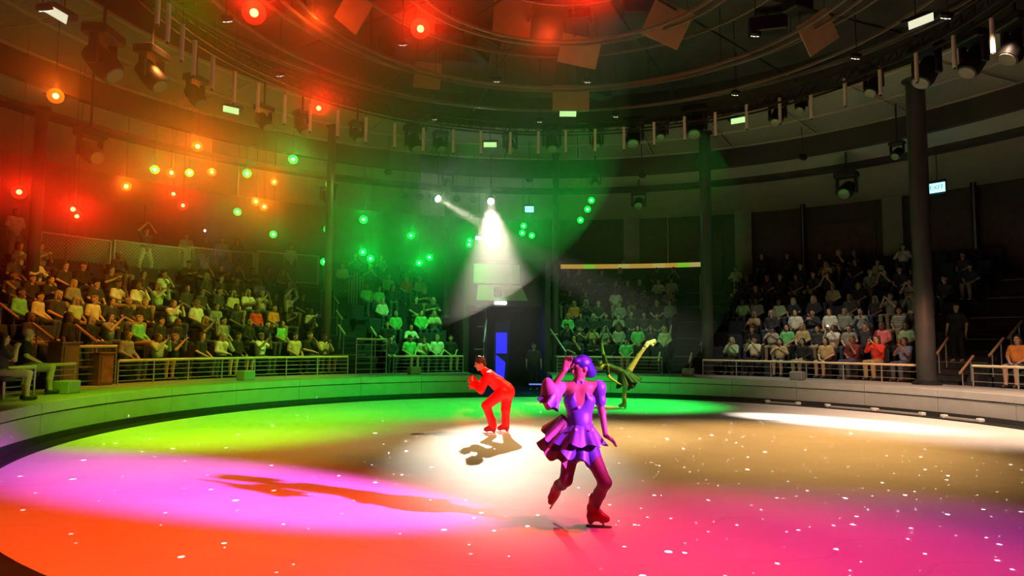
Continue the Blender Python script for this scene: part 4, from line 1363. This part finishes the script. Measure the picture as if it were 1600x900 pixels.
stander(109, 500, 12.4, .69, 'stand', 'black', 'long', 'person in black standing beside the brown cabinet by the aisle', turn=25)
stander(1495, 500, 13.6, 1.3, 'stand', 'black', 'short', 'person in black standing on the dark stairs at right')
stander(834, 545, 12.1, .03, 'stand', 'dark', 'short', 'person in dark clothes waiting inside the tunnel mouth')
# two on stools at the left frame edge
for x, y, r, colr, hr, pose, txt in ((9, 538, 10.55, 'dark', 'long', 'pray', 'long-haired person in dark sleeveless top at the left frame edge'), (47, 528, 11.1, 'black', 'bald', 'lap', 'bald person in black polo shirt near the left frame edge')):
    p = cyl(x, y, r)
    e = person((p.x, p.y, .72), math.radians(ang(p) - 90 + 40), pose, colr, hr, 'brown', 'short', 'short', M_khaki, True, 0, .88 if hr == 'long' else .96)
    tag(e, txt, 'person', 'pair on stools at the left edge')
    q = empty('stool', (p.x, p.y, .69), 0, 'low dark stool under the ' + ('long-haired' if hr == 'long' else 'bald') + ' person', 'stool', 'stools at the left edge')
    MB().lathe([(.17, .36), (.19, .39), (.19, .44), (.16, .46)], 18).build('seat', M_seatw, q, smooth=True)
    MB().lathe([(.2, 0), (.19, .03), (.04, .05), (.035, .36)], 18).build('pedestal', M_steel, q, smooth=True)
p = cyl(320, 362, 18.55)
q = empty('phone', p, math.radians(ang(p) - 90), 'phone torch shining white above the mesh fence', 'phone', 'phones held up by the audience')
cs_ = MB().cbox((0, 0, 0), (.075, .01, .15), .004).build('case', M_phone, q)
MB().lathe([(.03, 0), (.03, .006)], 10, rotm((0, -1, 0)), (.0, -.005, .04)).build('camera_lens', glow('phone_flash', (.95, .97, 1), 150), cs_)
p2 = cyl(322, 378, 18.75)
e = person((p2.x, p2.y, 4.1), math.radians(ang(p2) - 90), 'stand', 'dark', 'short', 'black', 'long')
tag(e, 'person in dark top with phone torch behind the mesh fence', 'person', 'people standing behind the fence')

# ------------------------------------------------------------------ skaters
def rot3(ax, deg):
    return np.array(Matrix.Rotation(math.radians(deg), 3, ax))


def boot_and_blade(e, heel, toe, ankle, shaft, mat, s=1.0, up=None):
    """heel/toe: ground ends of the sole (local), ankle: joint, shaft: top of boot."""
    heel, toe, ankle, shaft = [Vector(v) for v in (heel, toe, ankle, shaft)]
    d = (toe - heel).normalized()
    u = (ankle - (heel + toe) / 2)
    u = (u - d * u.dot(d)).normalized()
    me, V, Q = sdf_mesh('boot', [c(heel + u * .045 + d * .03, toe + u * .032 - d * .04, .042 * s, .034 * s, .02), c(ankle - d * .02, heel + u * .05 + d * .05, .048 * s, .045 * s, .03), c(ankle, toe + u * .045 - d * .08, .045 * s, .04 * s, .03),
                                 c(ankle, shaft, .05 * s, .056 * s, .02), c(heel + u * .0 + d * .03, heel + u * .03 + d * .03, .03 * s, .03 * s, .015)], .009)
    b = link('boot', me, e, mat=mat)
    n = d.cross(u)
    w = .006
    m = MB()
    pts = [heel - d * .02 - u * .05, toe - u * .05 + d * .005, toe + d * .02 - u * .035, toe - u * .028, heel - u * .03 - d * .005]
    V = [p + n * w for p in pts] + [p - n * w for p in pts]
    k = len(pts)
    m.add(V, [tuple(range(k)), tuple(range(2 * k - 1, k - 1, -1))] + [(i, (i + 1) % k, k + (i + 1) % k, k + i) for i in range(k)])
    for q in (heel + d * .04, toe - d * .07):
        m.tube([q - u * .03, q + u * .01], .012, 6)
    m.build('blade', M_steel, b)
    return b


def frill(name, e, top, r_top, hem, r_hem, mat, waves=9, amp=.04, n=90, rows=7, th=.004, tilt=None, ph=0.0, parent=None):
    """A flared, waving skirt or cuff between two centres; r_* = (rx, ry)."""
    m = MB()
    T, H = Vector(top), Vector(hem)
    ax = (H - T).normalized()
    a = Vector((1, 0, 0)) - ax * ax.x
    a.normalize()
    b_ = ax.cross(a)
    V, Fc = [], []
    for lay in (0, 1):
        for i in range(rows):
            t = i / (rows - 1)
            for k in range(n):
                q = 2 * PI * k / n
                wv = math.sin(waves * q + ph) * amp * t ** 1.3 + math.sin((waves * 2 + 1) * q + 1 + ph) * amp * .3 * t
                rx = r_top[0] + (r_hem[0] - r_top[0]) * t ** 1.1 + wv - lay * th
                ry = r_top[1] + (r_hem[1] - r_top[1]) * t ** 1.1 + wv - lay * th
                p = T.lerp(H, t) + a * (rx * math.cos(q)) + b_ * (ry * math.sin(q)) + ax * (math.cos(waves * q + ph) * amp * .5 * t)
                V.append(p)
    N = rows * n
    for lay in (0, 1):
        for i in range(rows - 1):
            for k in range(n):
                q = (lay * N + i * n + k, lay * N + i * n + (k + 1) % n, lay * N + (i + 1) * n + (k + 1) % n, lay * N + (i + 1) * n + k)
                Fc.append(q if lay == 0 else q[::-1])
    for k in range(n):
        for i in (0, rows - 1):
            Fc.append((i * n + k, i * n + (k + 1) % n, N + i * n + (k + 1) % n, N + i * n + k))
    m.add(V, Fc)
    return m.build(name, mat, parent or e, smooth=True)


M_lilac = pm('costume_lilac', (.055, .036, .25), .45, noise=(9, .15), sheen=.3)
M_ruff = pm('costume_ruffle', (.19, .09, .14), .6, noise=(9, .12), sheen=.3)
M_indigo = pm('hair_indigo', (.015, .01, .15), .45, noise=(50, .4))
M_redc = pm('costume_red', (.85, .005, .012), .5, noise=(12, .15), bump=(30, .2))
M_redb = pm('boot_red', (.4, .008, .012), .45)
M_tights = pm('tights', (.13, .02, .04), .6)
M_dgreen = pm('costume_dark_green', (.008, .022, .017), .6, noise=(12, .2))
M_tanb = pm('boot_tan', (.35, .17, .08), .5)
M_gem = pm('sequin', (.95, .95, 1), .08, .6)


def body(e, prims, spots_, skin, vox=.0085, k=.025):
    me, V, Q = sdf_mesh('body', prims, vox, k)
    paint(me, V, Q, spots_)
    for q in (skin, M_eye, M_lip):
        me.materials.append(q)
    return link('body', me, e)


# --- the near skater in lilac
P = gz(934, 822)
e = empty('person', P, 0, 'skater in a lilac ruffled dress raising one hand, gliding nearest the camera', 'person')
hd, nk, ch_, wa, hp_ = (-.165, .02, 1.545), (-.185, .02, 1.42), (-.18, .02, 1.22), (-.175, .02, 1.0), (-.175, .03, .82)
sR, sL = (-.01, .02, 1.36), (-.345, .0, 1.35)
eR, wR = (.055, .06, 1.1), (.075, -.03, .885)
eL, wL = (-.47, -.1, 1.33), (-.335, -.12, 1.53)
hipR, knR, anR = (-.1, .03, .78), (.045, -.2, .46), (-.03, .02, .155)
hipL, knL, anL = (-.25, .03, .78), (-.31, .02, .44), (-.395, .3, .3)
Rh = rot3('Z', -62) @ rot3('X', 12)
hp, hs = head_prims(hd, 1.0, Rh)
pr = hp + [c(nk, np.array(hd) + (0, .02, -.06), .048, .045), c(sL, sR, .05, .05, .04), c((-.24, .02, 1.32), wa, .075, .085, .05), c((-.12, .02, 1.32), wa, .075, .085, .05), c(wa, hp_, .1, .115, .05),
           c(hipR, knR, .088, .056), c(knR, (knR[0] - .035, -.07, .33), .055, .052), c((knR[0] - .035, -.07, .33), anR, .052, .036),
           c(hipL, knL, .088, .056), c(knL, (-.345, .15, .37), .055, .05), c((-.345, .15, .37), anL, .05, .036),
           c(sR, eR, .044, .036), c(eR, wR, .036, .025), c(sL, eL, .044, .036), c(eL, wL, .036, .025),
           c(anR, (.04, -.02, .06), .035, .03), c(anL, (-.45, .32, .2), .034, .028)]
pr += hand_prims(wR, (.5, -.2, -.35), (0, -.5, -1), 1.0, .35, 1) + hand_prims(wL, (.35, .05, 1), (0, -1, 0), 1.0, .55, -1)
body(e, pr, hs, pm('skin_tanned', (.24, .1, .075), .5, noise=(20, .06)))
me, V, Q = sdf_mesh('bodice', [c((-.25, .02, 1.22), wa, .086, .095, .05), c((-.1, .02, 1.22), wa, .086, .095, .05), c(wa, hp_, .112, .128, .05), c((-.25, -.05, 1.25), (-.205, -.025, 1.41), .02, .014, .02), c((-.1, -.05, 1.25), (-.16, -.025, 1.41), .02, .014, .02)], .009)
bo = link('bodice', me, e, mat=M_lilac)
me, V, Q = sdf_mesh('tights', [c(hipR, knR, .094, .062), c(knR, (knR[0] - .035, -.07, .33), .061, .057), c((knR[0] - .035, -.07, .33), anR, .057, .041), c(hipL, knL, .094, .062), c(knL, (-.345, .15, .37), .061, .056), c((-.345, .15, .37), anL, .056, .041)], .009)
link('tights', me, e, mat=M_tights)
me, V, Q = sdf_mesh('shorts', [c(hp_, (-.175, .03, .74), .13, .12, .05), c(hipR, (-.045, -.06, .64), .106, .09), c(hipL, (-.275, .03, .65), .106, .09)], .009)
link('shorts', me, e, mat=M_lilac)
# skirt layers blowing to the left
sk = frill('skirt', e, (-.175, .025, 1.0), (.125, .115), (-.185, .02, .80), (.27, .24), M_lilac, 8, .03)
frill('skirt_layer', e, (-.19, .03, .93), (.135, .13), (-.27, .05, .71), (.25, .25), M_lilac, 7, .045, ph=1.2, parent=sk)
frill('ruffle', e, (-.27, .06, .93), (.1, .14), (-.40, .1, .67), (.17, .24), M_ruff, 6, .05, ph=.4, parent=sk)
frill('ruffle', e, (-.30, .07, 1.02), (.08, .12), (-.455, .1, .84), (.1, .2), M_ruff, 5, .04, ph=2.4, parent=sk)
# puffed sleeves
me, V, Q = sdf_mesh('sleeve', [c((-.36, -.01, 1.35), (-.46, -.09, 1.32), .06, .085, .04), ('e', (-.455, -.09, 1.27), (.095, .1, .1), None, .05), ('e', (-.5, -.08, 1.36), (.06, .08, .09), None, .05), c((-.5, -.09, 1.24), (-.495, -.09, 1.16), .065, .03, .05)], .009)
s_ = link('sleeve', me, e, mat=M_ruff)
frill('sleeve_frill', e, (-.42, -.1, 1.33), (.06, .07), (-.5, -.12, 1.18), (.1, .12), M_lilac, 5, .025, 60, 5, parent=s_)
me, V, Q = sdf_mesh('sleeve', [('e', (.02, .03, 1.34), (.075, .075, .085), None, .04), ('e', (.035, .04, 1.22), (.06, .065, .07), None, .04)], .009)
link('sleeve', me, e, mat=M_lilac)
for x, z in ((-.19, 1.16), (-.225, .95), (-.07, .95)):
    MB().lathe([(.012, -.006), (.015, 0), (.006, .01)], 8, rotm((0, -1, 0)), (x, -.135 if z < 1 else -.085, z)).build('sequin', M_gem, bo)
hq = np.array(hd)
t3 = lambda p: tuple(hq + Rh @ np.array(p))
me, V, Q = sdf_mesh('hair', [('e', t3((0, .03, .035)), (.09, .1, .09), Rh, .03), ('e', t3((0, .075, -.035)), (.075, .06, .085), Rh, .03), ('e', t3((0, -.055, .08)), (.06, .045, .03), Rh, .03), ('e', t3((0, .12, -.06)), (.05, .05, .07), Rh, .03)], .009)
link('hair', me, e, mat=M_indigo)
boot_and_blade(e, (-.1, .0, .05), (.115, -.07, .05), (-.04, .015, .17), (-.03, .0, .27), M_redb)
boot_and_blade(e, (-.365, .36, .24), (-.455, .31, .115), (-.395, .3, .275), (-.37, .23, .35), M_redb, .95)

# --- the crouching skater in red
P = gz(776, 677)
e = empty('person', P, 0, 'skater in a red suit crouching with crossed arms at the ice centre', 'person')
e.scale = (1.02,) * 3
hd = (-.335, .0, 1.33)
Rh = rot3('Z', -80) @ rot3('X', 14)
hp, hs = head_prims(hd, 1.05, Rh)
nk, sh1, sh2 = (-.235, .02, 1.19), (-.17, -.17, 1.1), (-.16, .19, 1.13)
spine = [(-.14, .01, 1.08), (.02, .01, .95), (.16, .01, .82)]
h1, k1, a1_ = (.1, -.09, .78), (-.2, -.1, .54), (-.07, -.1, .16)
h2, k2, a2_ = (.2, .1, .76), (.17, .07, .45), (.17, .1, .17)
e1, w1 = (-.3, -.24, .84), (-.47, -.06, .92)
e2, w2 = (-.36, .22, .9), (-.46, -.06, 1.02)
leg = lambda r: [c(h1, k1, .1 + r, .068 + r), c(k1, a1_, .066 + r, .042 + r), c(h2, k2, .1 + r, .068 + r), c(k2, a2_, .066 + r, .042 + r)]
tor = lambda r: [c((-.14, -.08, 1.06), spine[1], .105 + r, .105 + r, .06), c((-.14, .1, 1.08), spine[1], .105 + r, .105 + r, .06), c(spine[1], spine[2], .12 + r, .135 + r, .06), c(sh1, sh2, .065 + r, .065 + r, .05)]
arm = lambda r: [c(sh1, e1, .056 + r, .046 + r), c(e1, w1, .045 + r, .032 + r), c(sh2, e2, .056 + r, .046 + r), c(e2, w2, .045 + r, .032 + r)]
body(e, hp + [c(nk, (-.3, .01, 1.27), .058, .052)] + tor(-.012) + leg(-.012) + arm(-.01) + hand_prims(w1, (-.25, .4, .35), (1, 0, 0), 1.05, .6, 1) + hand_prims(w2, (-.2, -.5, .1), (1, 0, 0), 1.05, .6, -1) + [c(a1_, (-.2, -.1, .07), .04, .03), c(a2_, (.04, .1, .07), .04, .03)], hs, SKIN[0])
me, V, Q = sdf_mesh('jacket', tor(.018) + [c(sh1, e1, .078, .068), c(e1, np.array(e1) + (np.array(w1) - e1) * .9, .066, .055), c(sh2, e2, .078, .068), c(e2, np.array(e2) + (np.array(w2) - e2) * .9, .066, .055), c(spine[2], (.2, .01, .78), .165, .15, .05), c((-.2, .02, 1.15), (-.25, .02, 1.2), .09, .075, .03)], .009)
j = link('jacket', me, e, mat=M_redc)
frill('collar_frill', e, (-.235, .015, 1.16), (.075, .08), (-.285, .015, 1.15), (.1, .1), M_redc, 7, .02, 60, 4, parent=j)
frill('cuff_frill', e, (-.43, -.085, .905), (.05, .05), (-.49, -.04, .93), (.085, .085), M_redc, 6, .02, 50, 4, parent=j)
frill('cuff_frill', e, (-.44, .0, 1.0), (.05, .05), (-.48, -.09, 1.03), (.085, .085), M_redc, 6, .02, 50, 4, parent=j)
frill('jacket_ruffle', e, (-.3, -.1, .98), (.06, .08), (-.37, -.08, .86), (.11, .12), M_redc, 6, .025, 50, 5, parent=j)
me, V, Q = sdf_mesh('trousers', leg(.022) + [c((.12, .0, .8), (.2, .0, .8), .15, .15, .05), c((-.1, -.1, .28), a1_, .07, .075), c((.17, .09, .3), a2_, .07, .078)], .009)
link('trousers', me, e, mat=M_redc)
hq = np.array(hd)
t3 = lambda p: tuple(hq + Rh @ (np.array(p) * 1.05))
tuft = [('e', t3((0, .02, .05)), (.095, .105, .085), Rh, .02), ('e', t3((0, .075, .0)), (.075, .05, .07), Rh, .02)]
for k in range(26):
    a, b_ = random.uniform(0, 2 * PI), random.uniform(.1, .75)
    q = np.array((math.sin(a) * b_ * .09, math.cos(a) * b_ * .1 + .015, .09 + .05 * (1 - b_)))
    tuft.append(c(t3(q), t3(q * (1.22, 1.22, 1.12) + (random.uniform(-.02, .02), random.uniform(-.03, .01), .0)), .018, .007, .01))
me, V, Q = sdf_mesh('hair', tuft, .008)
link('hair', me, e, mat=HAIRM['brown'])
boot_and_blade(e, (-.02, -.1, .055), (-.25, -.12, .055), (-.075, -.1, .16), (-.075, -.1, .26), M_redb, 1.1)
boot_and_blade(e, (.23, .1, .055), (0, .09, .055), (.17, .1, .16), (.17, .1, .26), M_redb, 1.1)

# --- the far skater in dark green with one leg kicked up
P = gz(974, 639.5)
e = empty('person', P, 0, 'skater in a dark green dress kicking one leg high near the far boards', 'person')
e.scale = (1.04,) * 3
hd = (-.62, -.02, 1.1)
Rh = rot3('Z', -75) @ rot3('X', 60)
hp, hs = head_prims(hd, 1.0, Rh)
pelv = (.08, 0, .88)
h1, k1, a1_ = (.08, -.06, .84), (.03, -.04, .48), (.02, 0, .15)
h2, k2, a2_ = (.12, .07, .93), (.42, .1, 1.38), (.68, .1, 1.72)
s1, s2 = (-.43, -.14, 1.1), (-.42, .14, 1.16)
pr = hp + [c((-.44, 0, 1.12), (-.56, -.01, 1.11), .05, .046), c(s1, s2, .05, .05, .04), c((-.38, 0, 1.1), (-.14, 0, 1.0), .095, .085, .05), c((-.14, 0, 1.0), pelv, .085, .11, .05),
           c(h1, k1, .088, .058), c(k1, (.015, 0, .3), .056, .052), c((.015, 0, .3), a1_, .052, .038), c(h2, k2, .09, .06), c(k2, a2_, .058, .04), c(a2_, (.76, .1, 1.76), .036, .03), c(a1_, (-.08, -.02, .06), .036, .03),
           c(s2, (-.5, .16, 1.45), .045, .038), c((-.5, .16, 1.45), (-.54, .12, 1.7), .037, .027), c(s1, (-.4, -.2, .84), .044, .037), c((-.4, -.2, .84), (-.16, -.2, .68), .036, .026)]
pr += hand_prims((-.54, .12, 1.7), (0, -.05, 1), (1, 0, 0), 1, .3, 1) + hand_prims((-.16, -.2, .68), (1, 0, -.4), (0, 0, 1), 1, .3, 1)
body(e, pr, hs, SKIN[1])
me, V, Q = sdf_mesh('dress', [c((-.4, 0, 1.1), (-.14, 0, 1.0), .108, .1, .05), c((-.14, 0, 1.0), pelv, .1, .13, .05), c(s2, (-.48, .155, 1.38), .06, .055), c(s1, (-.42, -.19, .94), .058, .05), c(pelv, (.14, .05, .92), .13, .12, .05)], .009)
d_ = link('dress', me, e, mat=M_dgreen)
frill('skirt', e, (-.03, 0, .97), (.12, .14), (.1, 0, .66), (.28, .3), M_dgreen, 7, .04, parent=d_)
frill('skirt_layer', e, (.05, .03, .95), (.12, .14), (.3, .04, .64), (.2, .26), M_dgreen, 6, .05, ph=1.0, parent=d_)
hq = np.array(hd)
t3 = lambda p: tuple(hq + Rh @ np.array(p))
me, V, Q = sdf_mesh('hair', [('e', t3((0, .035, .035)), (.088, .095, .088), Rh, .02), ('e', t3((0, .12, .03)), (.05, .05, .05), Rh, .03)], .009)
link('hair', me, e, mat=HAIRM['brown'])
boot_and_blade(e, (.08, 0, .055), (-.14, -.02, .055), (.025, 0, .16), (.02, 0, .26), M_tanb)
boot_and_blade(e, (.76, .1, 1.66), (.9, .1, 1.8), (.68, .1, 1.72), (.62, .1, 1.64), M_white)

# ------------------------------------------------------------------ stage haze (lamps shine through it)
def haze(name, c, radii, dens, g, label):
    m = bpy.data.materials.new(name)
    m.use_nodes = True
    t = m.node_tree
    t.nodes.clear()
    v = t.nodes.new('ShaderNodeVolumeScatter')
    v.inputs['Density'].default_value = dens
    v.inputs['Anisotropy'].default_value = g
    o = t.nodes.new('ShaderNodeOutputMaterial')
    t.links.new(v.outputs[0], o.inputs['Volume'])
    bm = bmesh.new()
    bmesh.ops.create_icosphere(bm, subdivisions=4, radius=1)
    for q in bm.verts:
        q.co = Vector([q.co[i] * radii[i] for i in range(3)]) + Vector(c)
    me = bpy.data.meshes.new(name)
    bm.to_mesh(me)
    bm.free()
    return tag(link(name, me, mat=m), label, 'haze', kind='stuff')


haze('haze', (-8.0, 15.5, 6.4), (10.5, 13.5, 5.4), .02, .88, 'thick orange-lit stage haze drifting high over the left stand')
haze('haze', (1.2, 21.5, 4.6), (5.5, 8.5, 5.0), .003, .4, 'pale haze cloud round the two white beams before the tunnel')
haze('haze', (-2.2, 12.0, 8.5), (6.8, 7.2, 1.8), .02, .8, 'dim red haze layer under the ceiling rig')
